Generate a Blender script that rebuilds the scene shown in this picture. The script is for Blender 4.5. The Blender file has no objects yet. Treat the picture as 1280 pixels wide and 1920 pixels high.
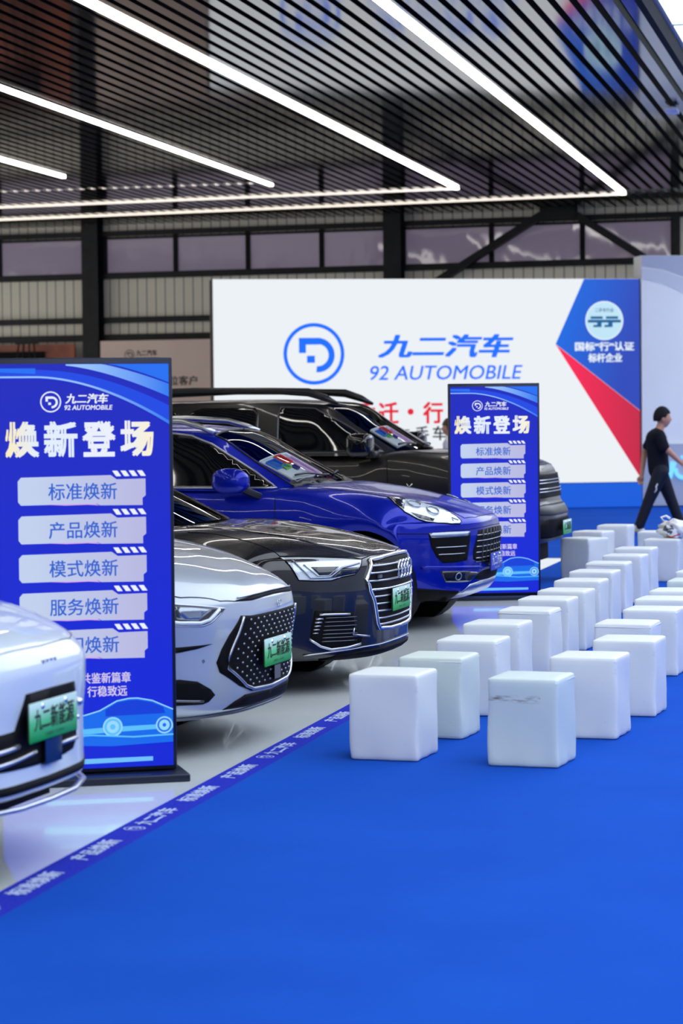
import bpy, bmesh, math, random
import numpy as np
from mathutils import Vector, Matrix
from mathutils.bvhtree import BVHTree
from mathutils.geometry import delaunay_2d_cdt
random.seed(7)
SC = bpy.context.scene
COL = SC.collection

# ------------------------------------------------------------------ camera
AL = 0.22617; PITCH = math.radians(2.2765); ROLL = 0.0105
CAMZ = 1.68
fw0 = Vector((-math.sin(AL), math.cos(AL), 0)); rt = Vector((math.cos(AL), math.sin(AL), 0)); up0 = Vector((0, 0, 1))
fwd = fw0 * math.cos(PITCH) - up0 * math.sin(PITCH)
upv = up0 * math.cos(PITCH) + fw0 * math.sin(PITCH)
r2 = rt * math.cos(ROLL) - upv * math.sin(ROLL)
u2 = upv * math.cos(ROLL) + rt * math.sin(ROLL)
cam_data = bpy.data.cameras.new('camera')
cam = bpy.data.objects.new('camera', cam_data); COL.objects.link(cam)
M = Matrix.Identity(4)
for i in range(3):
    M[i][0] = r2[i]; M[i][1] = u2[i]; M[i][2] = -fwd[i]
M[2][3] = CAMZ
cam.matrix_world = M
cam_data.sensor_fit = 'VERTICAL'; cam_data.sensor_height = 36.0; cam_data.sensor_width = 24.0
cam_data.lens = 85.0
cam_data.clip_end = 300; cam_data.clip_start = 0.1
cam_data.dof.use_dof = True; cam_data.dof.focus_distance = 15.2; cam_data.dof.aperture_fstop = 3.4
SC.camera = cam
SC.view_settings.view_transform = 'Standard'; SC.view_settings.look = 'None'
SC.view_settings.gamma = 1.0; SC.view_settings.use_curve_mapping = False
SC.view_settings.exposure = 0.0

# ------------------------------------------------------------------ colours, materials
def lin(c):
    c = c / 255.0
    return c / 12.92 if c <= 0.04045 else ((c + 0.055) / 1.055) ** 2.4
def rgb(r, g, b): return (lin(r), lin(g), lin(b), 1.0)

W = bpy.data.worlds.new('world'); SC.world = W; W.use_nodes = True
WB = W.node_tree.nodes['Background']; WB.inputs[0].default_value = rgb(195, 212, 224); WB.inputs[1].default_value = 0.14

def mat(name, col, rough=0.5, metal=0.0, coat=0.0, spec=0.5, emit=None, estr=1.0, trans=0.0, alpha=1.0, coat_rough=0.03):
    m = bpy.data.materials.new(name); m.use_nodes = True
    b = m.node_tree.nodes['Principled BSDF']
    b.inputs['Base Color'].default_value = col
    b.inputs['Roughness'].default_value = rough
    b.inputs['Metallic'].default_value = metal
    b.inputs['Coat Weight'].default_value = coat
    b.inputs['Coat Roughness'].default_value = coat_rough
    b.inputs['Specular IOR Level'].default_value = spec
    b.inputs['Transmission Weight'].default_value = trans
    b.inputs['Alpha'].default_value = alpha
    if emit:
        b.inputs['Emission Color'].default_value = emit; b.inputs['Emission Strength'].default_value = estr
    return m
def nodes_of(m): return m.node_tree.nodes, m.node_tree.links, m.node_tree.nodes['Principled BSDF']
def mth(N, L, op, a, b=None, clamp=False):
    n = N.new('ShaderNodeMath'); n.operation = op; n.use_clamp = clamp
    for i, v in enumerate((a, b)):
        if v is None: continue
        if isinstance(v, (int, float)): n.inputs[i].default_value = v
        else: L.new(v, n.inputs[i])
    return n.outputs[0]
def mixc(N, L, f, c1, c2):
    n = N.new('ShaderNodeMix'); n.data_type = 'RGBA'
    if isinstance(f, (int, float)): n.inputs[0].default_value = f
    else: L.new(f, n.inputs[0])
    for i, c in ((6, c1), (7, c2)):
        if isinstance(c, tuple): n.inputs[i].default_value = c
        else: L.new(c, n.inputs[i])
    return n.outputs[2]
def noise(N, L, vec, scale, detail=3.0, rough=0.5):
    n = N.new('ShaderNodeTexNoise'); n.inputs['Scale'].default_value = scale
    n.inputs['Detail'].default_value = detail; n.inputs['Roughness'].default_value = rough
    if vec is not None: L.new(vec, n.inputs['Vector'])
    return n
def objco(N, L, scale=None):
    t = N.new('ShaderNodeTexCoord')
    if scale is None: return t.outputs['Object']
    mp = N.new('ShaderNodeMapping'); mp.inputs['Scale'].default_value = scale
    L.new(t.outputs['Object'], mp.inputs[0]); return mp.outputs[0]
def bump(N, L, B, h, strength=0.3, dist=0.01):
    b = N.new('ShaderNodeBump'); b.inputs['Strength'].default_value = strength; b.inputs['Distance'].default_value = dist
    L.new(h, b.inputs['Height']); L.new(b.outputs[0], B.inputs['Normal'])

def speckle(m, c1, c2, scale, bmp=0.0, bd=0.002, stretch=None, rng=(0.35, 0.65)):
    N, L, B = nodes_of(m)
    v = objco(N, L, stretch) if stretch else objco(N, L)
    n = noise(N, L, v, scale, 4)
    r = N.new('ShaderNodeMapRange'); L.new(n.outputs[0], r.inputs[0]); r.inputs[1].default_value = rng[0]; r.inputs[2].default_value = rng[1]
    L.new(mixc(N, L, r.outputs[0], c1, c2), B.inputs['Base Color'])
    if bmp: bump(N, L, B, n.outputs[0], bmp, bd)
    return m

MAT = {}
# floor: polished grey epoxy, faint clouds and joints
m = mat('epoxy_floor', rgb(150, 158, 158), 0.045, 0, 0.0, 0.5); MAT['floor'] = m
speckle(m, rgb(226, 234, 234), rgb(238, 244, 244), 0.8, 0.03, 0.004)
# carpet
m = mat('blue_carpet', (0.014, 0.10, 0.50, 1), 0.95, 0, 0, 0.03); MAT['carpet'] = m
N, L, B = nodes_of(m); v = objco(N, L)
n1 = noise(N, L, v, 1.2, 3); n2 = noise(N, L, v, 260, 2)
c = mixc(N, L, n1.outputs[0], (0.007, 0.068, 0.44, 1), (0.013, 0.104, 0.57, 1))
c = mixc(N, L, mth(N, L, 'MULTIPLY', n2.outputs[0], 0.35), c, (0.006, 0.055, 0.34, 1))
L.new(c, B.inputs['Base Color']); bump(N, L, B, n2.outputs[0], 0.5, 0.003)
MAT['carpet_band'] = speckle(mat('carpet_band', rgb(30, 45, 170), 0.95, spec=0.1), rgb(30, 40, 165), rgb(40, 55, 190), 90)
MAT['carpet_print'] = mat('carpet_print', rgb(190, 205, 240), 0.9)
MAT['slat'] = speckle(mat('slat_black', (0.012, 0.011, 0.011, 1), 0.07, 0, 0, 1.0), (0.010, 0.0095, 0.0095, 1), (0.018, 0.016, 0.016, 1), 3.0)
MAT['slat'].node_tree.nodes['Principled BSDF'].inputs['IOR'].default_value = 1.9
MAT['day_glass'] = mat('frosted_daylight_glass', rgb(225, 225, 220), 0.6, emit=(1.0, 0.97, 0.92, 1), estr=1.4)  # glow of the added left panel that lifts the back wall
MAT['day_glass_front'] = mat('frosted_entrance_glass', rgb(225, 228, 228), 0.6, emit=(0.96, 1.0, 0.98, 1), estr=2.6)  # glow of the added fill panel behind the camera
MAT['ceil_dark'] = mat('ceiling_void', (0.004, 0.006, 0.014, 1), 0.8, spec=0.1)
MAT['strip'] = mat('led_strip', (1, 1, 1, 1), 0.5, emit=(1.0, 0.95, 0.88, 1), estr=15.0)
MAT['strip_far'] = mat('led_strip_far', (1, 1, 1, 1), 0.5, emit=(1.0, 0.86, 0.70, 1), estr=1.05)
MAT['roof'] = mat('skylight_panel', (0.9, 0.95, 1, 1), 0.6, emit=(0.92, 0.98, 0.97, 1), estr=2.15)
MAT['roof_frame'] = mat('skylight_frame', rgb(150, 165, 185), 0.6)
# wall cladding with vertical seams
m = mat('wall_cladding', rgb(150, 148, 138), 0.6, 0, 0, 0.3); MAT['wall'] = m
N, L, B = nodes_of(m); v = objco(N, L); sp = N.new('ShaderNodeSeparateXYZ'); L.new(v, sp.inputs[0])
fr = mth(N, L, 'FRACT', mth(N, L, 'DIVIDE', sp.outputs[0], 0.205)); ln = mth(N, L, 'LESS_THAN', fr, 0.09)
n1 = noise(N, L, v, 0.7, 3)
c = mixc(N, L, n1.outputs[0], rgb(232, 226, 208), rgb(244, 238, 220)); c = mixc(N, L, ln, c, rgb(90, 92, 92))
L.new(c, B.inputs['Base Color'])
MAT['steel'] = speckle(mat('painted_steel', (0.006, 0.008, 0.010, 1), 0.5, spec=0.3), (0.005, 0.006, 0.008, 1), (0.010, 0.012, 0.015, 1), 5)
m = mat('window_film', rgb(150, 140, 155), 0.05, 0, 0.0, 0.5, emit=rgb(96, 86, 104), estr=0.55); MAT['pane'] = m
N, L, B = nodes_of(m); n1 = noise(N, L, objco(N, L, (1.0, 1.0, 0.5)), 1.3, 2); bump(N, L, B, n1.outputs[0], 0.35, 0.05)
MAT['poster_wall'] = speckle(mat('printed_board', rgb(190, 168, 158), 0.6), rgb(238, 212, 198), rgb(244, 220, 206), 1.2)
MAT['brownred'] = speckle(mat('brown_red_board', rgb(110, 60, 42), 0.5), rgb(120, 64, 46), rgb(180, 96, 66), 1.5)
MAT['black_print'] = mat('black_print', (0.01, 0.01, 0.01, 1), 0.6)
MAT['side_wall'] = speckle(mat('painted_plaster', rgb(150, 152, 156), 0.7), rgb(140, 142, 146), rgb(160, 162, 166), 0.6)
MAT['pale_wall'] = speckle(mat('pale_plaster', rgb(225, 228, 230), 0.7), rgb(220, 223, 226), rgb(232, 234, 236), 0.6)
MAT['frame_black'] = mat('sign_frame', rgb(22, 30, 50), 0.35, 0.3)
MAT['black'] = mat('black_plastic', (0.006, 0.006, 0.008, 1), 0.35)
MAT['matte_black'] = mat('matte_black', (0.003, 0.003, 0.004, 1), 0.7, spec=0.15)
MAT['gloss_black'] = mat('gloss_black', (0.004, 0.004, 0.006, 1), 0.06, coat=0.6)
MAT['chrome'] = mat('chrome', (0.78, 0.80, 0.84, 1), 0.10, 1.0)
MAT['satin'] = mat('satin_chrome', (0.60, 0.62, 0.66, 1), 0.28, 1.0)
MAT['gunmetal'] = mat('gunmetal', (0.16, 0.17, 0.19, 1), 0.3, 1.0)
MAT['stud'] = mat('grille_stud', (0.35, 0.38, 0.42, 1), 0.3, 0.9)
MAT['rim'] = mat('alloy_rim', (0.55, 0.56, 0.58, 1), 0.25, 1.0)
MAT['tyre'] = mat('tyre_rubber', (0.012, 0.012, 0.013, 1), 0.75)
MAT['lens'] = mat('lamp_lens', rgb(222, 232, 240), 0.10, 0.15, 1.0, emit=rgb(200, 220, 240), estr=0.12)
MAT['lens_dark'] = mat('lamp_housing', (0.02, 0.022, 0.028, 1), 0.15, 0.3, 1.0)
MAT['lens_grey'] = mat('lamp_reflector', rgb(150, 160, 172), 0.18, 0.7, 1.0)
MAT['paper'] = mat('paper', rgb(235, 238, 240), 0.7)
MAT['paper_red'] = mat('paper_red', rgb(205, 60, 60), 0.7)
MAT['paper_blue'] = mat('paper_blue', rgb(60, 120, 205), 0.7)
MAT['paper_green'] = mat('paper_green', rgb(120, 190, 90), 0.7)
MAT['paper_lilac'] = mat('paper_lilac', rgb(205, 175, 215), 0.7)
def carglass(name, tint, a):
    m = bpy.data.materials.new(name); m.use_nodes = True; N = m.node_tree.nodes; L = m.node_tree.links; N.clear()
    o = N.new('ShaderNodeOutputMaterial'); g = N.new('ShaderNodeBsdfGlossy'); g.inputs['Roughness'].default_value = 0.02
    t = N.new('ShaderNodeBsdfTransparent'); t.inputs[0].default_value = tint
    f = N.new('ShaderNodeFresnel'); f.inputs[0].default_value = 1.5; mx = N.new('ShaderNodeMixShader')
    L.new(f.outputs[0], mx.inputs[0]); L.new(t.outputs[0], mx.inputs[1]); L.new(g.outputs[0], mx.inputs[2]); L.new(mx.outputs[0], o.inputs[0])
    return m
MAT['windscreen'] = carglass('windscreen_glass', (0.82, 0.86, 0.88, 1), 1)
MAT['sideglass'] = mat('tinted_glass', (0.003, 0.003, 0.004, 1), 0.03, coat=0.3, spec=0.6)
def screen(name, col, s=1.0):
    return mat(name, (0.01, 0.01, 0.012, 1), 0.4, emit=col, estr=s, spec=0.2)

def paint(name, base, metal, rough, coat=1.0):
    m = mat(name, base, rough, metal, coat, coat_rough=0.015)
    return m
MAT['paint_white'] = paint('white_paint', rgb(214, 226, 236), 0.0, 0.35)
MAT['paint_silver'] = paint('silver_paint', (0.48, 0.54, 0.60, 1), 0.35, 0.32)
MAT['paint_black'] = paint('black_paint', (0.0035, 0.0035, 0.005, 1), 0.0, 0.25, 0.75)
MAT['paint_blue'] = paint('blue_paint', (0.0002, 0.010, 0.36, 1), 0.40, 0.26, 0.45)
MAT['paint_blue'].node_tree.nodes['Principled BSDF'].inputs['Specular IOR Level'].default_value = 0.25
MAT['paint_brown'] = paint('dark_brown_paint', (0.006, 0.005, 0.005, 1), 0.0, 0.3, 0.4)

# ------------------------------------------------------------------ mesh helpers
def link(name, mesh, parent=None, loc=None):
    o = bpy.data.objects.new(name, mesh); COL.objects.link(o)
    if parent: o.parent = parent
    if loc: o.location = loc
    return o
def empty(name, loc=(0, 0, 0), rz=0.0):
    o = bpy.data.objects.new(name, None); COL.objects.link(o); o.location = loc; o.rotation_euler = (0, 0, rz); o.empty_display_size = 0.1
    return o
def tag(o, label=None, cat=None, group=None, kind=None):
    if label: o['label'] = label
    if cat: o['category'] = cat
    if group: o['group'] = group
    if kind: o['kind'] = kind
    return o

class MB:
    def __init__(s): s.v = []; s.f = []; s.m = []
    def add(s, vs, fs, mi=0):
        b = len(s.v); s.v += [tuple(v) for v in vs]; s.f += [tuple(b + i for i in f) for f in fs]; s.m += [mi] * len(fs)
    def box(s, c, d, mi=0, rot=None):
        x, y, z = c; a, b, e = d[0] / 2, d[1] / 2, d[2] / 2
        vs = [Vector((sx * a, sy * b, sz * e)) for sx in (-1, 1) for sy in (-1, 1) for sz in (-1, 1)]
        if rot is not None: vs = [rot @ v for v in vs]
        vs = [(v[0] + x, v[1] + y, v[2] + z) for v in vs]
        s.add(vs, [(0, 1, 3, 2), (4, 6, 7, 5), (0, 4, 5, 1), (2, 3, 7, 6), (0, 2, 6, 4), (1, 5, 7, 3)], mi)
    def bar(s, p, q, w, h, mi=0, up=(0, 0, 1)):
        p = Vector(p); q = Vector(q); d = (q - p); l = d.length; d.normalize()
        u = Vector(up); sd = d.cross(u); 
        if sd.length < 1e-4: sd = d.cross(Vector((1, 0, 0)))
        sd.normalize(); u = sd.cross(d)
        vs = [pt + sd * (a * w / 2) + u * (b * h / 2) for pt in (p, q) for a in (-1, 1) for b in (-1, 1)]
        s.add(vs, [(0, 1, 3, 2), (4, 6, 7, 5), (0, 4, 5, 1), (2, 3, 7, 6), (0, 2, 6, 4), (1, 5, 7, 3)], mi)
    def tube(s, pts, r, n=8, mi=0, closed=False, flat=1.0):
        pts = [Vector(p) for p in pts]; k = len(pts); rings = []
        ref = Vector((0, 0, 1))
        for i, p in enumerate(pts):
            a = pts[(i - 1) % k] if (closed or i > 0) else p; b = pts[(i + 1) % k] if (closed or i < k - 1) else p
            t = (b - a); t = t.normalized() if t.length > 1e-9 else Vector((1, 0, 0))
            sd = t.cross(ref)
            if sd.length < 0.05: sd = t.cross(Vector((1, 0, 0)))
            sd.normalize(); u = sd.cross(t)
            rr = r[i] if isinstance(r, (list, tuple)) else r
            rings.append([p + sd * (rr * math.cos(2 * math.pi * j / n)) + u * (rr * flat * math.sin(2 * math.pi * j / n)) for j in range(n)])
        vs = [v for rg in rings for v in rg]; fs = []
        for i in range(k if closed else k - 1):
            for j in range(n):
                a = i * n + j; b = i * n + (j + 1) % n; c = ((i + 1) % k) * n + (j + 1) % n; d = ((i + 1) % k) * n + j
                fs.append((a, b, c, d))
        if not closed:
            fs.append(tuple(range(n))[::-1]); fs.append(tuple((k - 1) * n + j for j in range(n)))
        s.add(vs, fs, mi)
    def lathe(s, prof, axis='y', n=32, mi=0, c=(0, 0, 0)):
        vs = []; k = len(prof)
        for j in range(n):
            a = 2 * math.pi * j / n
            for (r, h) in prof:
                if axis == 'y': vs.append((c[0] + r * math.cos(a), c[1] + h, c[2] + r * math.sin(a)))
                elif axis == 'z': vs.append((c[0] + r * math.cos(a), c[1] + r * math.sin(a), c[2] + h))
                else: vs.append((c[0] + h, c[1] + r * math.cos(a), c[2] + r * math.sin(a)))
        fs = []
        for j in range(n):
            j2 = (j + 1) % n
            for i in range(k - 1): fs.append((j * k + i, j * k + i + 1, j2 * k + i + 1, j2 * k + i))
        s.add(vs, fs, mi)
    def sphere(s, c, r, n=12, mi=0):
        if isinstance(r, (int, float)): r = (r, r, r)
        vs = []; fs = []; k = n // 2
        for i in range(k + 1):
            th = math.pi * i / k
            for j in range(n):
                a = 2 * math.pi * j / n
                vs.append((c[0] + r[0] * math.sin(th) * math.cos(a), c[1] + r[1] * math.sin(th) * math.sin(a), c[2] + r[2] * math.cos(th)))
        for i in range(k):
            for j in range(n): fs.append((i * n + j, (i + 1) * n + j, (i + 1) * n + (j + 1) % n, i * n + (j + 1) % n))
        s.add(vs, fs, mi)
    def poly(s, pts, th, M, mi=0):
        """2D outline (x,z) extruded by th along local -y (front face at y=0); M maps to final space"""
        from mathutils.geometry import tessellate_polygon
        k = len(pts); tr = tessellate_polygon([[Vector((p[0], p[1], 0)) for p in pts]])
        vs = [M @ Vector((p[0], 0, p[1])) for p in pts] + [M @ Vector((p[0], th, p[1])) for p in pts]
        fs = [tuple(t) for t in tr] + [tuple(i + k for i in t)[::-1] for t in tr] + [(i, (i + 1) % k, (i + 1) % k + k, i + k) for i in range(k)]
        s.add(vs, fs, mi)
    def mesh(s, name, mats, smooth=False):
        me = bpy.data.meshes.new(name); me.from_pydata(s.v, [], s.f)
        for m in (mats if isinstance(mats, (list, tuple)) else [mats]): me.materials.append(m)
        me.polygons.foreach_set('material_index', s.m)
        bm = bmesh.new(); bm.from_mesh(me); bmesh.ops.recalc_face_normals(bm, faces=bm.faces); bm.to_mesh(me); bm.free()
        if smooth: me.polygons.foreach_set('use_smooth', [True] * len(me.polygons))
        me.update(); return me
    def build(s, name, mats, parent=None, smooth=False, bevel=0, seg=2, loc=None):
        o = link(name, s.mesh(name, mats, smooth), parent, loc)
        if bevel:
            md = o.modifiers.new('bevel', 'BEVEL'); md.width = bevel; md.segments = seg; md.limit_method = 'ANGLE'; md.angle_limit = math.radians(40)
            o.data.polygons.foreach_set('use_smooth', [True] * len(o.data.polygons))
            md.harden_normals = False
        return o

def struct(o): o['kind'] = 'structure'; return o

# ------------------------------------------------------------------ lettering
_TV = {}
def text_verts(s, w=None, h=None, bold=0.0, shear=0.0, th=0.002, spacing=1.0):
    key = (s, shear, spacing)
    if key not in _TV:
        cu = bpy.data.curves.new('txt', 'FONT'); cu.body = s; cu.size = 1.0; cu.shear = shear
        cu.space_character = spacing; cu.extrude = 0.0; cu.resolution_u = 3
        o = bpy.data.objects.new('txt', cu); COL.objects.link(o)
        dg = bpy.context.evaluated_depsgraph_get(); dg.update()
        me = bpy.data.meshes.new_from_object(o.evaluated_get(dg))
        _TV[key] = (np.array([tuple(p.co) for p in me.vertices]), [tuple(p.vertices) for p in me.polygons])
        bpy.data.objects.remove(o); bpy.data.curves.remove(cu); bpy.data.meshes.remove(me)
    v, f = _TV[key]
    if bold:
        vs = []; fs = []
        for dx, dy in ((-1, -1), (1, -1), (1, 1), (-1, 1)):
            fs += [tuple(i + len(vs) * len(v) for i in p) for p in f]; vs.append(v + np.array([dx * bold, dy * bold * 0.7, 0]))
        v = np.concatenate(vs); f = fs
    mn, mx = v.min(0), v.max(0); c = (mn + mx) / 2; sz = mx - mn
    sx = (w / sz[0]) if w else None; sy = (h / sz[1]) if h else None
    if sx is None: sx = sy
    if sy is None: sy = sx
    P = [((p[0] - c[0]) * sx, (p[1] - c[1]) * sy) for p in v]
    return P, f
def text_into(mb, s, cx, cz, M, w=None, h=None, y=-0.004, mi=0, **k):
    """flat lettering centred at (cx,cz) of a board plane, M maps (x, y out of board, z)"""
    P, f = text_verts(s, w, h, **k); n_ = len(P) // 4 if k.get('bold') else len(P) + 1
    mb.add([M @ Vector((cx + p[0], y - 0.0003 * (i_ // n_), cz + p[1])) for i_, p in enumerate(P)], f, mi)
I4 = Matrix.Identity(4)
def ring_into(mb, cx, cz, r, w, M, y=-0.004, a0=0, a1=360, n=40, mi=0, sx=1.0):
    full = abs(a1 - a0) >= 360; vs = []; fs = []; k = n + (0 if full else 1)
    for i in range(k):
        a = math.radians(a0 + (a1 - a0) * i / n)
        for rr in (r, r - w): vs.append(M @ Vector((cx + rr * math.cos(a) * sx, y, cz + rr * math.sin(a))))
    for i in range(n):
        j = (i + 1) % k; fs.append((2 * i, 2 * i + 1, 2 * j + 1, 2 * j))
    mb.add(vs, fs, mi)
def flat_into(mb, pts, M, y=-0.004, mi=0):
    from mathutils.geometry import tessellate_polygon
    tr = tessellate_polygon([[Vector((p[0], p[1], 0)) for p in pts]])
    mb.add([M @ Vector((p[0], y, p[1])) for p in pts], [tuple(t) for t in tr], mi)
def logo_into(mb, cx, cz, R, M, y=-0.004, mi=0):
    """ring with a cut letter D made of a hook, a small square and an arc"""
    ring_into(mb, cx, cz, R, R * 0.12, M, y, mi=mi, n=48)
    k = R / 1.0
    # hook
    flat_into(mb, [(cx - .49 * k, cz + .52 * k), (cx + .2 * k, cz + .52 * k), (cx + .2 * k, cz + .30 * k), (cx - .26 * k, cz + .30 * k), (cx - .26 * k, cz + .03 * k), (cx - .49 * k, cz + .03 * k)], M, y, mi)
    ring_into(mb, cx + .12 * k, cz - .04 * k, .56 * k, .20 * k, M, y, a0=-95, a1=84, n=22, mi=mi)
    flat_into(mb, [(cx - .23 * k, cz - .06 * k), (cx + .03 * k, cz - .06 * k), (cx + .03 * k, cz - .29 * k), (cx - .23 * k, cz - .29 * k)], M, y, mi)

# ================================================================== SETTING
# floor
b = MB(); b.box((-4, 24, -0.05), (44, 72, 0.1)); struct(b.build('floor', MAT['floor']))
# carpets lie on the floor
b = MB(); b.box((3.45, 10.2, 0.0048), (13.1, 35.6, 0.0092)); o = b.build('carpet', MAT['carpet'])
tag(o, 'wide royal blue event carpet covering the aisle under the white cube stools', 'carpet')
cp = MB(); cp.box((-3.02, 10.2, 0.0089), (0.16, 35.6, 0.0015)); cb = cp.build('carpet_border', MAT['carpet_band'], o)
cb['label'] = 'darker blue border band with printed white writing'
b = MB(); Mc = Matrix(((0, 0, -1, -3.03), (1, 0, 0, 0), (0, -1, 0, 0.0092), (0, 0, 0, 1)))  # x->+Y, z->-X, y->-Z(down)
y = 7.2
groups = ['九二汽车', '标准焕新', '产品焕新']
while y < 27:
    for gi, g in enumerate(groups):
        if gi == 0:
            logo_into(b, y + 0.06, 0.0, 0.045, Mc, -0.001); text_into(b, g, y + 0.36, 0.0, Mc, w=0.42, h=0.085, y=-0.001, bold=0.03)
        else:
            text_into(b, g, y + 0.30, 0.0, Mc, w=0.44, h=0.085, y=-0.001, bold=0.03)
        y += 0.68
    y += 0.05
b.build('lettering', MAT['carpet_print'], cb)
b = MB(); b.box((-3.0, 36.51, 0.004), (26, 17, 0.008)); b.box((-3.42, 25.5, 0.004), (0.62, 5.02, 0.008)); o = b.build('carpet', MAT['carpet'])
tag(o, 'blue carpet in front of the big stage screen, where the man walks', 'carpet')

# slatted ceiling over the cars
b = MB(); zc = 5.70
nx = 95
for i in range(nx):
    x = -2.56 - i * 0.205
    b.box((x, 22.0, zc + 0.05), (0.125, 53.5, 0.10))
b.box((-12.2, 22.0, zc + 0.5), (19.5, 54, 0.04), 1)
b.box((-2.46, 22.0, zc + 0.09), (0.07, 54, 0.18), 1)
o = b.build('ceiling', [MAT['slat'], MAT['ceil_dark']]); struct(o)

def strip(name_lab, p, q, w=0.068, group='white light strips under the slatted ceiling', z=None):
    root = empty('light_strip', ((p[0] + q[0]) / 2, (p[1] + q[1]) / 2, zc))
    tag(root, name_lab, 'ceiling light')
    zz = -0.0185 if z is None else z; dm = MAT['strip'] if abs(q[1] - p[1]) > 10 else MAT['strip_far']
    P = Vector((p[0] - root.location[0], p[1] - root.location[1], zz)); Q = Vector((q[0] - root.location[0], q[1] - root.location[1], zz))
    a = MB(); a.bar(P, Q, w, 0.035); a.build('diffuser', dm, root)
    return root
strip('long white light strip running to the aisle corner, nearest the skylight', (-4.87, -2), (-4.87, 44.4))
strip('long white light strip running away, second from the skylight', (-7.6, -2), (-7.6, 42.4))
strip('long white light strip running away, third from the skylight', (-10.55, -2), (-10.55, 40.7))
strip('short visible white light strip at the far left under the slats', (-13.45, -2), (-13.45, 38.2))
strip('farthest crosswise light strip, lowest in view, meeting the strip nearest the skylight', (-4.83, 44.48), (-20.5, 46.3), 0.06)
strip('middle crosswise light strip meeting the second long strip', (-7.56, 42.42), (-20.5, 43.65), 0.06)
root = empty('light_strip', (-15.5, 40.55, zc)); tag(root, 'crosswise light strip broken into dashes by the slats', 'ceiling light')
a = MB()
for i in range(nx):
    x = -2.56 - (i + 0.5) * 0.205
    if -20.5 < x < -10.6: a.box((x + 15.5, 0.01 * (i % 2), 0.012), (0.072, 0.07, 0.024))
a.build('diffuser', MAT['strip_far'], root)

# bright translucent roof over the aisle
b = MB(); fr = MB(); zr = 5.92
for iy in range(21):
    y0 = -1.5 + iy * 2.35
    for ix in range(3):
        x0 = -2.4 + ix * 3.2
        b.box((x0 + 1.6, y0 + 1.175, zr), (3.16, 2.28, 0.03))
    fr.box((2.4, y0, zr - 0.015), (9.6, 0.05, 0.02))
for ix in range(4): fr.box((-2.4 + ix * 3.2, 23.2, zr + 0.04), (0.10, 49.3, 0.06))
o = b.build('window_1', MAT['roof']); struct(o); struct(fr.build('window_frame', MAT['roof_frame'], o))

b = MB(); b.box((8.9, 21.0, 5.95), (3.2, 58, 0.1)); b.box((2.4, -4.8, 5.95), (9.7, 6.5, 0.1)); struct(b.build('ceiling_right', MAT['side_wall']))
# hall side walls (left, behind the camera, right)
b = MB(); b.box((-22.1, 21, 3), (0.2, 58, 6)); struct(b.build('wall_left', MAT['side_wall']))
b = MB(); b.box((-21.97, 31, 3.0), (0.06, 31, 4.4)); wl = b.build('window_20', MAT['day_glass']); struct(wl)  # unseen glowing panel added to brighten the back wall
b = MB()
for yy in range(16, 48, 3): b.box((-21.92, yy, 3.0), (0.1, 0.12, 4.4))
struct(b.build('window_frame', MAT['steel'], wl))  # bars across the added glowing panel
b = MB(); b.box((-4, -8.1, 4), (36, 0.2, 8)); struct(b.build('wall_front', MAT['side_wall']))
b = MB(); b.box((0.5, -7.96, 4.4), (19, 0.06, 2.6)); wf = b.build('window_21', MAT['day_glass_front']); struct(wf)  # unseen panel added for fill light from behind the camera
b = MB()
for xx in range(-9, 11, 2): b.box((xx, -7.9, 4.4), (0.1, 0.1, 2.6))
struct(b.build('window_frame', MAT['steel'], wf))  # bars on the added fill panel
b = MB(); b.box((10.6, 21, 4.1), (0.2, 58, 8.2)); struct(b.build('wall_right', MAT['pale_wall']))

# back wall frame: local x along the wall (left -> right), y into the hall is -y
wd = Vector((14.14, -1.0, 0)).normalized(); wa = math.atan2(wd.y, wd.x)
wall = MB(); wall.box((-2.0, 0.08, 2.98), (36, 0.12, 5.96)); w = wall.build('wall_back', MAT['wall']); struct(w)
w.location = (-4.36, 47.4, 0); w.rotation_euler = (0, 0, wa)
def wobj(mb, name, mats, **k):
    o = mb.build(name, mats, **k); o.location = (-4.36, 47.4, 0); o.rotation_euler = (0, 0, wa); return o
# steel frame
for i, x in enumerate((-17.9, -11.99, -5.47, 0.55)):
    b = MB()
    b.box((x, -0.30, 2.85), (0.36, 0.03, 5.7)); b.box((x, 0.0, 2.85), (0.36, 0.03, 5.7)); b.box((x, -0.15, 2.85), (0.03, 0.30, 5.7))
    if i < 3: struct(wobj(b, 'trim_%d' % (i + 1), MAT['steel']))
b = MB()
for z_, h_ in ((5.515, 0.10), (4.63, 0.11), (3.72, 0.12), (3.36, 0.13)):
    b.box((-4, -0.06, z_), (34, 0.12, h_))
struct(wobj(b, 'trim_4', MAT['steel']))
b = MB()
b.bar((-5.3, -0.2, 3.9), (-2.3, -0.2, 5.66), 0.14, 0.22, up=(0, 1, 0)); b.bar((-1.9, -0.2, 5.66), (1.4, -0.2, 3.5), 0.14, 0.2, up=(0, 1, 0))
b.box((-2.1, -0.2, 5.6), (0.7, 0.3, 0.22)); b.box((0.2, -0.12, 5.0), (0.14, 0.1, 1.1))
struct(wobj(b, 'trim_5', MAT['steel']))
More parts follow.
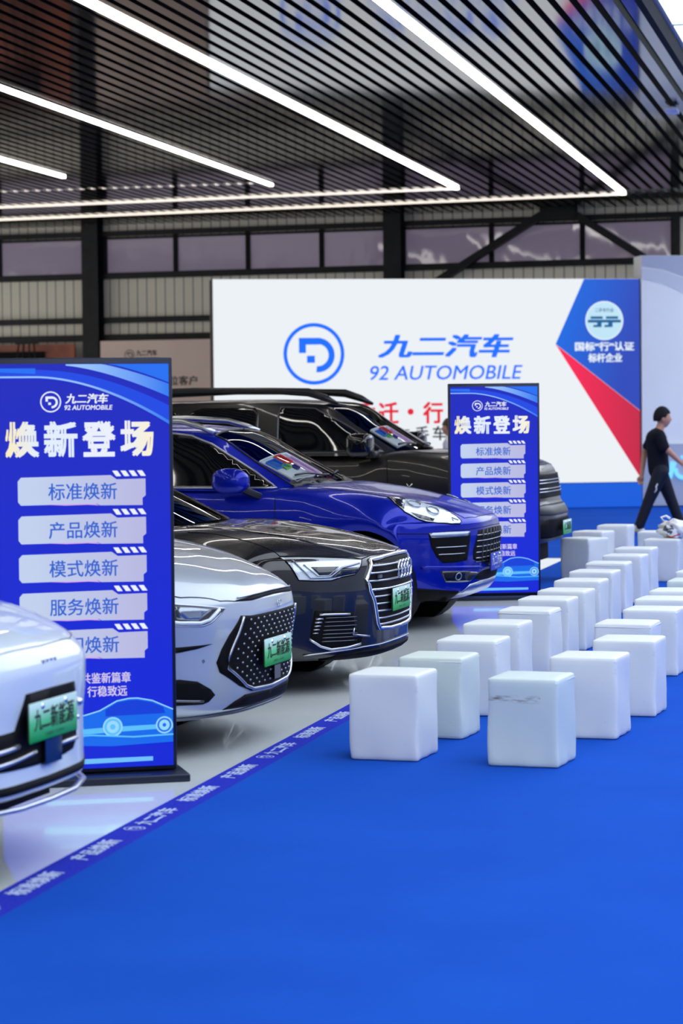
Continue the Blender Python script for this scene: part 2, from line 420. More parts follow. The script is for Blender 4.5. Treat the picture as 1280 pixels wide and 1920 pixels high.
# ribbon windows
wx = [-17.2, -15.7, -14.15, -12.2, None, -11.75, -10.18, -8.6, -7.02, -5.65, None, -5.3, -3.49, -1.66, 0.13]
n = 0
for a, c in zip(wx[:-1], wx[1:]):
    if a is None or c is None: continue
    n += 1
    b = MB(); b.box(((a + c) / 2, -0.01, 5.04), (c - a - 0.09, 0.02, 0.74)); p = wobj(b, 'window_%d' % (n + 1), MAT['pane']); struct(p)
    f = MB()
    for xx in (a, c): f.box((xx, -0.03, 5.04), (0.10, 0.06, 0.84))
    for zz in (4.68, 5.42): f.box(((a + c) / 2, -0.03, zz), (c - a, 0.06, 0.05))
    fo = f.build('window_frame', MAT['steel'], p); struct(fo)
# printed board with company logo left of the stage
b = MB(); b.box((-9.6, -0.34, 1.64), (4.3, 0.06, 3.28)); o = wobj(b, 'printed_board', MAT['poster_wall'])
tag(o, 'pale pink printed backdrop board with small logo, left of the big stage screen', 'board')
b = MB(); logo_into(b, -11.10, 2.98, 0.11, I4, -0.375); text_into(b, '九二汽车', -10.72, 3.02, I4, w=0.46, h=0.12, y=-0.375, bold=0.03); text_into(b, '92 AUTOMOBILE', -10.7, 2.89, I4, w=0.5, h=0.06, y=-0.375)
text_into(b, '位客户', -9.93, 2.44, I4, w=0.62, h=0.19, y=-0.375, bold=0.02); text_into(b, '欢迎各', -10.75, 2.44, I4, w=0.62, h=0.19, y=-0.375, bold=0.02)
b.build('lettering', MAT['black_print'], o)
b = MB(); b.box((-14.3, -0.30, 1.62), (3.9, 0.06, 3.24)); o = wobj(b, 'display_board', MAT['brownred']); tag(o, 'brown red display board with dark panel on the far left of the back wall', 'board')
b = MB(); b.box((-14.2, -0.35, 2.7), (2.35, 0.05, 0.78)); b.build('dark_panel', MAT['matte_black'], o)
# easel in front of it
b = MB()
for dx in (-0.28, -0.10, 0.10, 0.28): b.bar((-13.2 + dx * 1.8, -0.9 - abs(dx), 0.0), (-13.2 + dx * 0.6, -0.85, 3.28), 0.03, 0.03)
b.box((-13.2, -0.85, 3.25), (0.5, 0.05, 0.04)); b.box((-13.2, -1.0, 1.0), (1.0, 0.03, 0.04))
o = wobj(b, 'easel', MAT['steel']); tag(o, 'thin black tripod easel standing before the brown red board', 'easel')

# ================================================================== STAGE SCREEN
st = empty('stage_screen', (-4.457, 43.064, 0), AL + math.radians(9)); tag(st, 'huge white LED stage screen with blue company logo and red and blue corner', 'screen')
b = MB(); b.box((-3.79, 0.25, 2.26), (7.60, 0.5, 3.60)); b.build('screen_body', MAT['black'], st)
def part_flat(name, pts, m, par, y=-0.004, lab=None):
    a = MB(); a.poly(pts, 0.003, Matrix.Translation((0, y, 0))); o = a.build(name, m, par)
    if lab: o['label'] = lab
    return o
WH = screen('screen_white', rgb(235, 240, 244))
face = part_flat('screen_face', [(-7.585, 0.457), (0.0, 0.457), (0.0, 4.055), (-7.585, 4.055)], WH, st, -0.005)
# blue corner with gradient
m = screen('screen_blue', rgb(30, 80, 200)); N, L, B = nodes_of(m)
sp = N.new('ShaderNodeSeparateXYZ'); L.new(objco(N, L), sp.inputs[0])
r = N.new('ShaderNodeMapRange'); L.new(mth(N, L, 'ADD', sp.outputs[0], mth(N, L, 'MULTIPLY', sp.outputs[2], -0.25)), r.inputs[0]); r.inputs[1].default_value = -2.2; r.inputs[2].default_value = -0.9
L.new(mixc(N, L, r.outputs[0], rgb(22, 104, 224), rgb(44, 72, 184)), B.inputs['Emission Color'])
SBL = m
part_flat('blue_corner', [(-1.007, 4.05), (0.0, 4.05), (0.0, 1.70), (0.0, 2.30), (-1.528, 2.907)][:2] + [(0.0, 1.72), (-1.528, 2.907)], SBL, st, -0.009)
m = screen('screen_red', rgb(220, 35, 70)); N, L, B = nodes_of(m)
sp = N.new('ShaderNodeSeparateXYZ'); L.new(objco(N, L), sp.inputs[0]); r = N.new('ShaderNodeMapRange'); L.new(sp.outputs[0], r.inputs[0]); r.inputs[1].default_value = -1.4; r.inputs[2].default_value = 0.0
L.new(mixc(N, L, r.outputs[0], rgb(252, 34, 84), rgb(196, 36, 64)), B.inputs['Emission Color'])
part_flat('red_wedge', [(-1.528, 2.90), (0.0, 1.715), (0.0, 0.53)], m, st, -0.009)
BLU = screen('screen_logo_blue', rgb(20, 112, 255)); REDS = screen('screen_text_red', rgb(225, 30, 50)); BLK = screen('screen_text_black', rgb(30, 34, 40)); WHT = screen('screen_text_white', rgb(230, 242, 250)); PALE = screen('screen_badge', rgb(190, 228, 245)); TEAL = screen('screen_badge_mark', rgb(20, 95, 150))
b = MB(); logo_into(b, -5.836, 2.760, 0.535, I4, -0.012); b.build('logo', BLU, st)
b = MB(); text_into(b, '九二汽车', -3.50, 2.885, I4, w=2.42, h=0.41, y=-0.012, bold=0.034, shear=0.25)
text_into(b, '92 AUTOMOBILE', -3.49, 2.42, I4, w=2.72, h=0.25, y=-0.012, shear=0.2, bold=0.008); b.build('lettering', BLU, st)
b = MB()
for ch, x in (('贺', -5.52), ('乔', -4.94), ('迁', -4.53), ('·', -4.14), ('行', -3.74)):
    if ch == '·': b.lathe([(0.0, -0.012), (0.055, -0.012)], 'y', 16, 0, (x, 0, 1.74))
    else: text_into(b, ch, x, 1.72, I4, w=0.36, h=0.38, y=-0.012, bold=0.03)
b.build('red_lettering', REDS, st)
b = MB()
for ch, x in (('代', -5.40), ('二', -4.26), ('手', -3.94), ('车', -3.63)): text_into(b, ch, x, 1.36, I4, w=0.24, h=(0.14 if ch == '二' else 0.25), y=-0.012, bold=0.02)
b.build('black_lettering', BLK, st)
b = MB(); b.lathe([(0.0, -0.012), (0.34, -0.012)], 'y', 40, 0, (-0.643, 0, 3.315)); b.build('round_badge', PALE, st)
b = MB(); ring_into(b, -0.643, 3.315, 0.345, 0.02, I4, -0.015); b.build('badge_ring', WHT, st)
b = MB()
text_into(b, '二手车行业', -0.643, 3.50, I4, w=0.34, h=0.07, y=-0.016, bold=0.02)
for sx in (-1, 1):
    b.add([Vector((-0.643 + p[0], -0.016, 3.30 + p[1])) for p in [(sx * 0.03, 0.09), (sx * 0.25, 0.09), (sx * 0.25, 0.045), (sx * 0.03, 0.045)]], [(0, 1, 2, 3)])
    b.add([Vector((-0.643 + p[0], -0.016, 3.30 + p[1])) for p in [(sx * 0.0, 0.03), (sx * 0.30, 0.03), (sx * 0.30, -0.02), (sx * 0.0, -0.02)]], [(0, 1, 2, 3)])
    b.add([Vector((-0.643 + p[0], -0.016, 3.30 + p[1])) for p in [(sx * 0.10 - 0.03, -0.02), (sx * 0.10 + 0.05, -0.02), (sx * 0.10 + 0.05, -0.10), (sx * 0.10 - 0.10, -0.10), (sx * 0.10 - 0.10, -0.06), (sx * 0.10 - 0.03, -0.06)]], [(0, 1, 2, 3, 4, 5)])
b.build('badge_mark', TEAL, st)
b = MB(); text_into(b, '国标“行”认证', -0.64, 2.86, I4, w=1.08, h=0.16, y=-0.012, bold=0.035); text_into(b, '标杆企业', -0.63, 2.66, I4, w=0.62, h=0.16, y=-0.012, bold=0.035)
b.build('white_lettering', WHT, st)
b = MB(); b.box((-3.96, 0.6, 0.232), (7.9, 1.4, 0.44)); o = b.build('stage_base', MAT['carpet'], st); o['label'] = 'blue carpeted step below the screen'
o.location = (0, -0.25 + 0.25, 0)
m = screen('stage_step', rgb(18, 96, 220)); 
part_flat('step_front', [(-7.9, 0.02), (0.0, 0.02), (0.0, 0.445), (-7.9, 0.445)], screen('step_screen', rgb(18, 92, 218)), st, -0.11, 'glowing blue strip screen on the step')  # emission painted on the carpeted step in place of light falling on it

# stage side wall to the right
sw = empty('side_panel', (-4.457, 43.064, 0), AL + math.radians(9)); tag(sw, 'pale grey stage side panel with curved lines at the right edge', 'panel')
M_p = speckle(mat('side_panel_grey', rgb(188, 200, 218), 0.6), rgb(236, 240, 240), rgb(242, 246, 246), 0.6)
M_p2 = mat('side_panel_shade', rgb(178, 186, 204), 0.6); M_p3 = mat('side_panel_mid', rgb(206, 212, 222), 0.6); M_p4 = mat('side_panel_line', rgb(100, 112, 140), 0.6)
b = MB(); b.box((2.03, 0.2, 2.24), (4.0, 0.5, 4.44)); b.build('panel_board', M_p, sw)
b = MB(); b.poly([(0.03, 4.455), (4.03, 4.455), (4.03, 2.2), (2.0, 3.45), (0.82, 4.08), (0.4, 4.22), (0.03, 4.26)], 0.004, Matrix.Translation((0, -0.056, 0))); b.build('curved_band', M_p2, sw)
b = MB(); b.poly([(0.03, 4.24), (0.4, 4.20), (0.82, 4.06), (2.0, 3.4), (4.03, 2.1), (4.03, 1.6), (2.0, 2.95), (0.82, 3.78), (0.4, 3.97), (0.03, 4.05)], 0.004, Matrix.Translation((0, -0.056, 0))); b.build('curved_band', M_p3, sw)
b = MB(); b.poly([(0.02, 0.03), (4.03, 0.03), (4.03, 1.08), (0.02, 1.13)], 0.03, Matrix.Translation((0, -0.085, 0))); o = b.build('lower_board', M_p2, sw)
GLOW = screen('neon_blue', rgb(110, 190, 255), 1.5)
b = MB(); b.bar((0.49, -0.12, 0.52), (0.58, -0.12, 0.80), 0.10, 0.03, up=(0, 1, 0))
b.tube([(0.75 + 0.13 * math.cos(a), -0.12, 0.66 + 0.14 * math.sin(a)) for a in [math.radians(v) for v in range(170, 380, 15)]], 0.035, 8); b.sphere((0.74, -0.12, 0.88), 0.035, 8); b.build('neon_lettering', GLOW, sw)

# ================================================================== LED POSTER SIGNS
def grad_screen(name, lo, hi, z0, z1):
    m = screen(name, hi); N, L, B = nodes_of(m); sp = N.new('ShaderNodeSeparateXYZ'); L.new(objco(N, L), sp.inputs[0])
    r = N.new('ShaderNodeMapRange'); L.new(sp.outputs[2], r.inputs[0]); r.inputs[1].default_value = z0; r.inputs[2].default_value = z1
    L.new(mixc(N, L, r.outputs[0], lo, hi), B.inputs['Emission Color']); return m
def xgrad_screen(name, a, c_, x0, x1):
    m = screen(name, a); N, L, B = nodes_of(m); sp = N.new('ShaderNodeSeparateXYZ'); L.new(objco(N, L), sp.inputs[0])
    r = N.new('ShaderNodeMapRange'); L.new(sp.outputs[0], r.inputs[0]); r.inputs[1].default_value = x0; r.inputs[2].default_value = x1
    L.new(mixc(N, L, r.outputs[0], a, c_), B.inputs['Emission Color']); return m
S_BG = grad_screen('poster_blue', rgb(6, 34, 214), rgb(20, 34, 186), 0.5, 1.95)
S_W = screen('poster_white', rgb(235, 240, 250)); S_PAN = xgrad_screen('poster_plate', rgb(192, 208, 236), rgb(184, 184, 224), -0.25, 0.25)
S_TXT = screen('poster_plate_text', rgb(40, 95, 205)); S_SW1 = screen('poster_swoosh', rgb(28, 110, 240)); S_SW2 = screen('poster_swoosh_bright', rgb(110, 190, 250)); S_SW3 = xgrad_screen('poster_swoosh_pale', rgb(150, 195, 250), rgb(40, 120, 240), 0.0, 0.4)
S_SWd = screen('poster_swoosh_soft', rgb(22, 70, 226)); S_DK = screen('poster_swoosh_deep', rgb(12, 60, 225))
S_TT = [xgrad_screen('poster_title_%d' % i, c1, c2, x0, x1) for i, (c1, c2, x0, x1) in enumerate((((rgb(250, 236, 190)), rgb(225, 236, 250), -0.36, -0.22), (rgb(232, 238, 250), rgb(250, 240, 205), 0.16, 0.33)))]
S_CAR = [screen('poster_car_body', rgb(10, 105, 235)), screen('poster_car_deep', rgb(5, 60, 215)), screen('poster_car_light', rgb(90, 190, 250)), screen('poster_car_line', rgb(150, 215, 255))]
S_GOLD = screen('poster_small_text', rgb(215, 205, 235)); S_PINK = screen('poster_pink', rgb(215, 170, 235))
def curve_pts(f, n=22): return [f(i / n) for i in range(n + 1)]
def band(mb, f_hi, f_lo, x0, x1, y, mi=0, n=24):
    vs = []; fs = []
    for i in range(n + 1):
        x = x0 + (x1 - x0) * i / n; a = f_hi(x); c = f_lo(x); vs += [Vector((x, y, a)), Vector((x, y, c))]
    for i in range(n): fs.append((2 * i, 2 * i + 1, 2 * i + 3, 2 * i + 2))
    mb.add(vs, fs, mi)
def poster(loc, ang, label, width_k=1.0):
    root = empty('led_poster', loc, math.radians(ang)); tag(root, label, 'LED sign', None)
    o = MB(); o.box((0, 0.03, 1.0), (0.83, 0.06, 1.92)); o.build('frame', MAT['frame_black'], root, bevel=0.006)
    o = MB(); o.box((0, 0.02, 0.018), (0.90, 0.34, 0.036)); o.box((0, 0.07, 0.05), (0.80, 0.05, 0.05)); o.build('foot_plate', MAT['frame_black'], root, bevel=0.006)
    sc = MB(); sc.poly([(-0.397, 0.06), (0.397, 0.06), (0.397, 1.932), (-0.397, 1.932)], 0.004, Matrix.Translation((0, -0.003, 0))); so = sc.build('screen', S_BG, root)
    sh = 0.41
    SWM = [S_SW1, S_SWd, S_SW3, S_SW2]
    a = MB(); band(a, lambda x: 1.93, lambda x: min(1.929, 1.928 - 0.085 * max(0, (x - 0.12) / 0.28) ** 1.3), 0.12, 0.397, -0.005, 0); a.build('swoosh', SWM[0], so)
    a = MB(); band(a, lambda x: min(1.93, 1.955 - 0.36 * max(0, x + 0.10) ** 1.6), lambda x: min(1.928, 1.925 - 0.42 * max(0, x + 0.10) ** 1.5), -0.08, 0.397, -0.006, 0); a.build('swoosh', SWM[2], so)
    a = MB(); band(a, lambda x: 1.905 - 0.42 * max(0, x + 0.22) ** 1.9, lambda x: 1.865 - 0.48 * max(0, x + 0.22) ** 1.8, -0.397, 0.397, -0.0055, 0); a.build('swoosh', SWM[1], so)
    a = MB(); band(a, lambda x: 1.876 - 0.50 * max(0, x + 0.22) ** 1.8, lambda x: 1.868 - 0.52 * max(0, x + 0.22) ** 1.8, -0.397, 0.397, -0.007, 0); a.build('swoosh', SWM[2], so)
    a = MB(); band(a, lambda x: 1.912 + 0.0 * x, lambda x: 1.895 - 0.05 * abs(x + 0.4), -0.397, -0.22, -0.0065, 0); a.build('swoosh', SWM[0], so)
    a = MB(); band(a, lambda x: 0.20 + 0.05 * (x + .4) ** 2, lambda x: 0.185 + 0.05 * (x + .4) ** 2, -0.35, 0.20, -0.006, 0); a.build('swoosh', SWM[0], so)
    a = MB(); band(a, lambda x: 0.105, lambda x: 0.082 + 0.01 * x, -0.2, 0.30, -0.006, 0); a.build('swoosh', SWM[3], so)
    a = MB(); logo_into(a, -0.562 + sh, 1.758, 0.048, I4, -0.008)
    text_into(a, '九二汽车', -0.395 + sh, 1.772, I4, w=0.20, h=0.046, y=-0.008, bold=0.03, shear=0.2); text_into(a, '92 AUTOMOBILE', -0.388 + sh, 1.731, I4, w=0.222, h=0.022, y=-0.008, bold=0.02, shear=0.15)
    a.build('logo', S_W, so)
    a = MB()
    for i, ch in enumerate('焕新登场'):
        cx = -0.695 + i * 0.1765 + sh
        text_into(a, ch, cx, 1.586, I4, w=0.155, h=0.165, y=-0.008, bold=0.045, mi=(0 if i < 2 else 1))
    a.build('title_lettering', S_TT, so)
    for r_, tx in enumerate(('标准焕新', '产品焕新', '模式焕新', '服务焕新', '空间焕新')):
        dz = -0.1775 * r_
        a = MB()
        pts = [(-0.718, 1.395), (-0.703, 1.412), (-0.290, 1.418), (-0.262, 1.398), (-0.128, 1.400), (-0.128, 1.322), (-0.143, 1.310), (-0.143, 1.277), (-0.340, 1.279), (-0.356, 1.287), (-0.705, 1.284), (-0.718, 1.300)]
        a.poly([(p[0] + sh, p[1] + dz) for p in pts], 0.002, Matrix.Translation((0, -0.007, 0)))
        po = a.build('plate', S_PAN, so)
        a = MB(); flat_into(a, [(-0.60 + sh, 1.287 + dz), (-0.36 + sh, 1.287 + dz), (-0.345 + sh, 1.279 + dz), (-0.40 + sh, 1.283 + dz), (-0.5 + sh, 1.281 + dz)], I4, -0.0095, 1)
        text_into(a, tx, -0.421 + sh, 1.345 + dz, I4, w=0.318, h=0.078, y=-0.0095, bold=0.012)
        a.build('lettering', [S_TXT, S_PINK], po)
        a = MB()
        for k in range(4):
            x0 = -0.283 + k * 0.0385 + sh
            flat_into(a, [(x0, 1.438 + dz), (x0 + 0.024, 1.438 + dz), (x0 + 0.042, 1.412 + dz), (x0 + 0.018, 1.412 + dz)], I4, -0.008)
        a.build('stripes', S_W, so)
    a = MB(); text_into(a, '九二汽车 共鉴新篇章', -0.425 + sh, 0.480, I4, w=0.43, h=0.05, y=-0.008, bold=0.015); text_into(a, '破局求变 行稳致远', -0.42 + sh, 0.418, I4, w=0.385, h=0.05, y=-0.008, bold=0.015)
    a.build('small_lettering', S_GOLD, so)
    # ghostly blue car picture
    a = MB()
    body = [(-0.62, 0.19), (-0.62, 0.27), (-0.55, 0.30), (-0.465, 0.301), (-0.42, 0.31), (-0.357, 0.327), (-0.31, 0.352), (-0.276, 0.370), (-0.22, 0.380), (-0.18, 0.380), (-0.11, 0.366), (-0.054, 0.34), (-0.014, 0.322), (-0.014, 0.17), (-0.3, 0.16), (-0.5, 0.17)]
    flat_into(a, [(p[0] + sh, p[1]) for p in body], I4, -0.007, 0)
    flat_into(a, [(p[0] + sh, p[1]) for p in [(-0.33, 0.330), (-0.276, 0.362), (-0.22, 0.371), (-0.18, 0.371), (-0.115, 0.358), (-0.06, 0.335), (-0.05, 0.305), (-0.33, 0.300)]], I4, -0.0078, 1)
    flat_into(a, [(p[0] + sh, p[1]) for p in [(-0.62, 0.235), (-0.3, 0.25), (-0.014, 0.255), (-0.014, 0.235), (-0.3, 0.225), (-0.62, 0.21)]], I4, -0.0076, 2)
    for cx, R in ((-0.297, 0.046), (-0.055, 0.040)):
        ring_into(a, cx + sh, 0.250, R, 0.007, I4, -0.0085, mi=3); ring_into(a, cx + sh, 0.250, R * 0.62, 0.016, I4, -0.0085, mi=3); a.lathe([(0, -0.0082), (R * 0.95, -0.0082)], 'y', 24, 2 if cx < -0.2 else 0, (cx + sh, 0, 0.25))
    a.tube([(p[0] + sh, -0.008, p[1]) for p in body[2:13]], 0.003, 6, 3)
    a.tube([(-0.6 + sh, -0.008, 0.205), (-0.4 + sh, -0.008, 0.215), (-0.2 + sh, -0.008, 0.20), (-0.014 + sh, -0.008, 0.205)], 0.004, 6, 2)
    a.build('car_picture', S_CAR, so)
    return root
def sign_loc(R, ang): 
    a = math.radians(ang); return (R[0] - 0.41 * math.cos(a), R[1] - 0.41 * math.sin(a), 0)
poster(sign_loc((-3.285, 10.78), 26.75), 26.75, 'tall blue LED poster sign standing between the white car and the silver sedan')
poster(sign_loc((-3.168, 21.79), 17.0), 17.0, 'tall blue LED poster sign standing behind the nose of the blue car')

# ================================================================== CAR TOOLKIT
def pchip(xs, ys, xq):
    xs = np.asarray(xs, float); ys = np.asarray(ys, float); h = np.diff(xs); d = np.diff(ys, axis=0) / h[:, None]
    m = np.zeros_like(ys); m[0] = d[0]; m[-1] = d[-1]
    for i in range(1, len(xs) - 1):
        w1 = 2 * h[i] + h[i - 1]; w2 = h[i] + 2 * h[i - 1]
        a, b_ = d[i - 1], d[i]; ok = (a * b_) > 0
        with np.errstate(divide='ignore', invalid='ignore'):
            v = (w1 + w2) / (w1 / np.where(ok, a, 1) + w2 / np.where(ok, b_, 1))
        m[i] = np.where(ok, v, 0.35 * (a * h[i] + b_ * h[i - 1]) / (h[i] + h[i - 1]))
    out = []
    for x in xq:
        i = min(max(int(np.searchsorted(xs, x) - 1), 0), len(h) - 1); t = (x - xs[i]) / h[i]
        out.append((2 * t**3 - 3 * t**2 + 1) * ys[i] + (t**3 - 2 * t**2 + t) * h[i] * m[i] + (-2 * t**3 + 3 * t**2) * ys[i + 1] + (t**3 - t**2) * h[i] * m[i + 1])
    return np.array(out)
def dense(net, ns=6, nt=6, smooth=3):
    """net: rows x cols x 3 -> refined, lightly relaxed grid"""
    A = np.array(net, float)
    def param(P):   # mean chord length along axis 0
        dl = np.linalg.norm(np.diff(P, axis=0), axis=2).mean(axis=1) + 1e-4; return np.concatenate([[0], np.cumsum(dl)])
    s = param(A); q = np.concatenate([np.linspace(s[i], s[i + 1], ns, endpoint=False) for i in range(len(s) - 1)] + [[s[-1]]])
    R = pchip(s, A.reshape(len(s), -1), q).reshape(len(q), A.shape[1], 3)
    R = R.transpose(1, 0, 2); s = param(R); q = np.concatenate([np.linspace(s[i], s[i + 1], nt, endpoint=False) for i in range(len(s) - 1)] + [[s[-1]]])
    R = pchip(s, R.reshape(len(s), -1), q).reshape(len(q), -1, 3).transpose(1, 0, 2)
    for _ in range(smooth):
        S = R.copy(); S[1:-1, 1:-1] = 0.5 * R[1:-1, 1:-1] + 0.125 * (R[:-2, 1:-1] + R[2:, 1:-1] + R[1:-1, :-2] + R[1:-1, 2:])
        # centre line column: mirror neighbour
        mir = R[1:-1, 1].copy(); S[1:-1, 0] = 0.5 * R[1:-1, 0] + 0.125 * (R[:-2, 0] + R[2:, 0]) + 0.25 * mir; S[1:-1, 0, 1] = 0
        R = S
    return R
def grid_faces(mb, G, mi=0, flip=False, rows=None, cols=None):
    r, c = G.shape[:2]; base = len(mb.v); mb.v += [tuple(p) for p in G.reshape(-1, 3)]
    for i in range(*(rows or (0, r - 1))):
        for j in range(*(cols or (0, c - 1))):
            f = (base + i * c + j, base + (i + 1) * c + j, base + (i + 1) * c + j + 1, base + i * c + j + 1)
            mb.f.append(f[::-1] if flip else f); mb.m.append(mi)
def mirror_grid(G): H = G.copy(); H[..., 1] *= -1; return H
def weld(me, d=0.0004):
    bm = bmesh.new(); bm.from_mesh(me); bmesh.ops.remove_doubles(bm, verts=bm.verts, dist=d); bmesh.ops.recalc_face_normals(bm, faces=bm.faces); bm.to_mesh(me); bm.free()
def shell(name, grids, mats, parent, thick=0.0):
    mb = MB()
    for g in grids:
        G, mi, rows, cols = g
        grid_faces(mb, G, mi, False, rows, cols); grid_faces(mb, mirror_grid(G), mi, True, rows, cols)
    me = mb.mesh(name, mats, True); weld(me)
    used = bmesh.new(); used.from_mesh(me); loose = [v for v in used.verts if not v.link_faces]; bmesh.ops.delete(used, geom=loose, context='VERTS'); used.to_mesh(me); used.free()
    me.polygons.foreach_set('use_smooth', [True] * len(me.polygons))
    o = link(name, me, parent)
    if thick:
        md = o.modifiers.new('thick', 'SOLIDIFY'); md.thickness = thick; md.offset = -1
    return o, me
def bvh_of(mes):
    vs = []; fs = []
    for me in mes:
        b = len(vs); vs += [v.co.copy() for v in me.vertices]; fs += [tuple(b + i for i in p.vertices) for p in me.polygons]
    return BVHTree.FromPolygons(vs, fs)
class Surf:
    """projects outlines given in car coordinates onto the body"""
    def __init__(s, mes): s.t = bvh_of(mes)
    def hit(s, p, d):
        d = Vector(d).normalized(); p = Vector(p); h = s.t.ray_cast(p - d * 2.0, d)
        if h[0] is None:
            n = s.t.find_nearest(p); return n[0], n[1]
        return h[0], h[1]
    def basis(s, d):
        d = Vector(d).normalized(); e1 = d.cross(Vector((0, 0, 1)))
        if e1.length < 0.1: e1 = Vector((1, 0, 0)) - d * d[0]
        e1.normalize(); e2 = e1.cross(d).normalized(); return d, e1, e2
    def patch(s, mb, pts, d, off=0.004, step=0.03, mi=0, mirror=True, skirt=0.012, smooth_out=0):
        d, e1, e2 = s.basis(d); pl = [Vector((Vector(p).dot(e1), Vector(p).dot(e2))) for p in pts]
        # densify outline
        out = []
        for i in range(len(pl)):
            a, c = pl[i], pl[(i + 1) % len(pl)]; k = max(1, int((c - a).length / step))
            out += [a.lerp(c, j / k) for j in range(k)]
        n = len(out); x0 = min(p[0] for p in out); x1 = max(p[0] for p in out); y0 = min(p[1] for p in out); y1 = max(p[1] for p in out)
        inner = []
        yy = y0 + step * 0.5
        while yy < y1:
            xx = x0 + step * 0.5
            while xx < x1:
                # inside test
                c = False
                for i in range(n):
                    a, b_ = out[i], out[i - 1]
                    if (a[1] > yy) != (b_[1] > yy) and xx < (b_[0] - a[0]) * (yy - a[1]) / (b_[1] - a[1]) + a[0]: c = not c
                if c and min((Vector((xx, yy)) - o_).length for o_ in out) > step * 0.35: inner.append(Vector((xx, yy)))
                xx += step
            yy += step
        res = delaunay_2d_cdt(out + inner, [], [list(range(n))], 1, 1e-6)
        V, F = res[0], res[2]; vs = []; lo = []
        for v in V:
            p, nn = s.hit(e1 * v[0] + e2 * v[1], d)
            if nn.dot(d) > 0: nn = -nn
            vs.append(p + nn * off); lo.append(p - nn * skirt)
        edges = {}
        for f in F:
            for i in range(len(f)):
                e = (f[i], f[(i + 1) % len(f)]); edges[frozenset(e)] = edges.get(frozenset(e), []) + [e]
        bd = [v[0] for v in edges.values() if len(v) == 1]; k = len(vs)
        used = sorted({i for e in bd for i in e}); mp = {u: k + j for j, u in enumerate(used)}
        allv = vs + [lo[u] for u in used]; fs = [tuple(f) for f in F] + [(e[1], e[0], mp[e[0]], mp[e[1]]) for e in bd]
        mb.add(allv, fs, mi)
        if mirror: mb.add([(v[0], -v[1], v[2]) for v in allv], [f[::-1] for f in fs], mi)
    def line(s, mb, pts, d, r=0.004, off=0.0, step=0.03, mi=0, mirror=True, closed=False, flat=1.0, n=6):
        out = []; k_ = len(pts)
        for i in range(k_ if closed else k_ - 1):
            a, c = Vector(pts[i]), Vector(pts[(i + 1) % k_]); k = max(1, int((c - a).length / step)); out += [a.lerp(c, j / k) for j in range(k)]
        if not closed: out.append(Vector(pts[-1]))
        P = []
        for p in out:
            h, nn = s.hit(p, d)
            if nn.dot(Vector(d)) > 0: nn = -nn
            P.append(h + nn * off)
        mb.tube(P, r, n, mi, closed, flat)
        if mirror: mb.tube([(p[0], -p[1], p[2]) for p in P], r, n, mi, closed, flat)
def mir(b, s, fn):
    pass
def wheel(parent, x, y, r, w=0.235, style='twin', rimmat='rim', side=-1):
    root = empty('wheel'); root.parent = parent; root.location = (x, y, r)
    a = MB(); hw = w / 2; R = r - 0.001; rr = r * 0.70
    a.lathe([(rr, -hw * 0.9), (rr + 0.02, -hw), (R - 0.03, -hw), (R - 0.006, -hw * 0.75), (R, -hw * 0.5), (R, hw * 0.5), (R - 0.006, hw * 0.75), (R - 0.03, hw), (rr + 0.02, hw), (rr, hw * 0.9), (rr, -hw * 0.9)], 'y', 40)
    a.build('tyre', MAT['tyre'], root, smooth=True)
    a = MB(); f = side * hw * 0.78
    a.lathe([(rr + 0.004, side * hw * 0.95), (rr - 0.012, side * hw * 0.95), (rr - 0.02, side * hw * 0.7), (rr - 0.03, -side * hw * 0.6)], 'y', 40)
    a.lathe([(0.0, f + side * 0.005), (0.05, f + side * 0.005), (0.07, f - side * 0.02), (0.075, f - side * 0.05)], 'y', 20)
    for k in range(5):
        for dd in (-0.16, 0.16):
            an = 2 * math.pi * k / 5 + 0.3; a1 = an + dd; a0 = an + dd * 0.55
            a.bar((0.06 * math.cos(a0), f - side * 0.012, 0.06 * math.sin(a0)), ((rr - 0.01) * math.cos(a1), f - side * 0.002, (rr - 0.01) * math.sin(a1)), 0.032, 0.03, up=(0, 1, 0))
    a.build('rim', MAT[rimmat], root, bevel=0.003)
    a = MB(); a.lathe([(0.0, f - side * 0.07), (rr * 0.72, f - side * 0.07), (rr * 0.72, f - side * 0.09), (0, f - side * 0.09)], 'y', 30); a.build('brake_disc', MAT['gunmetal'], root)
    return root
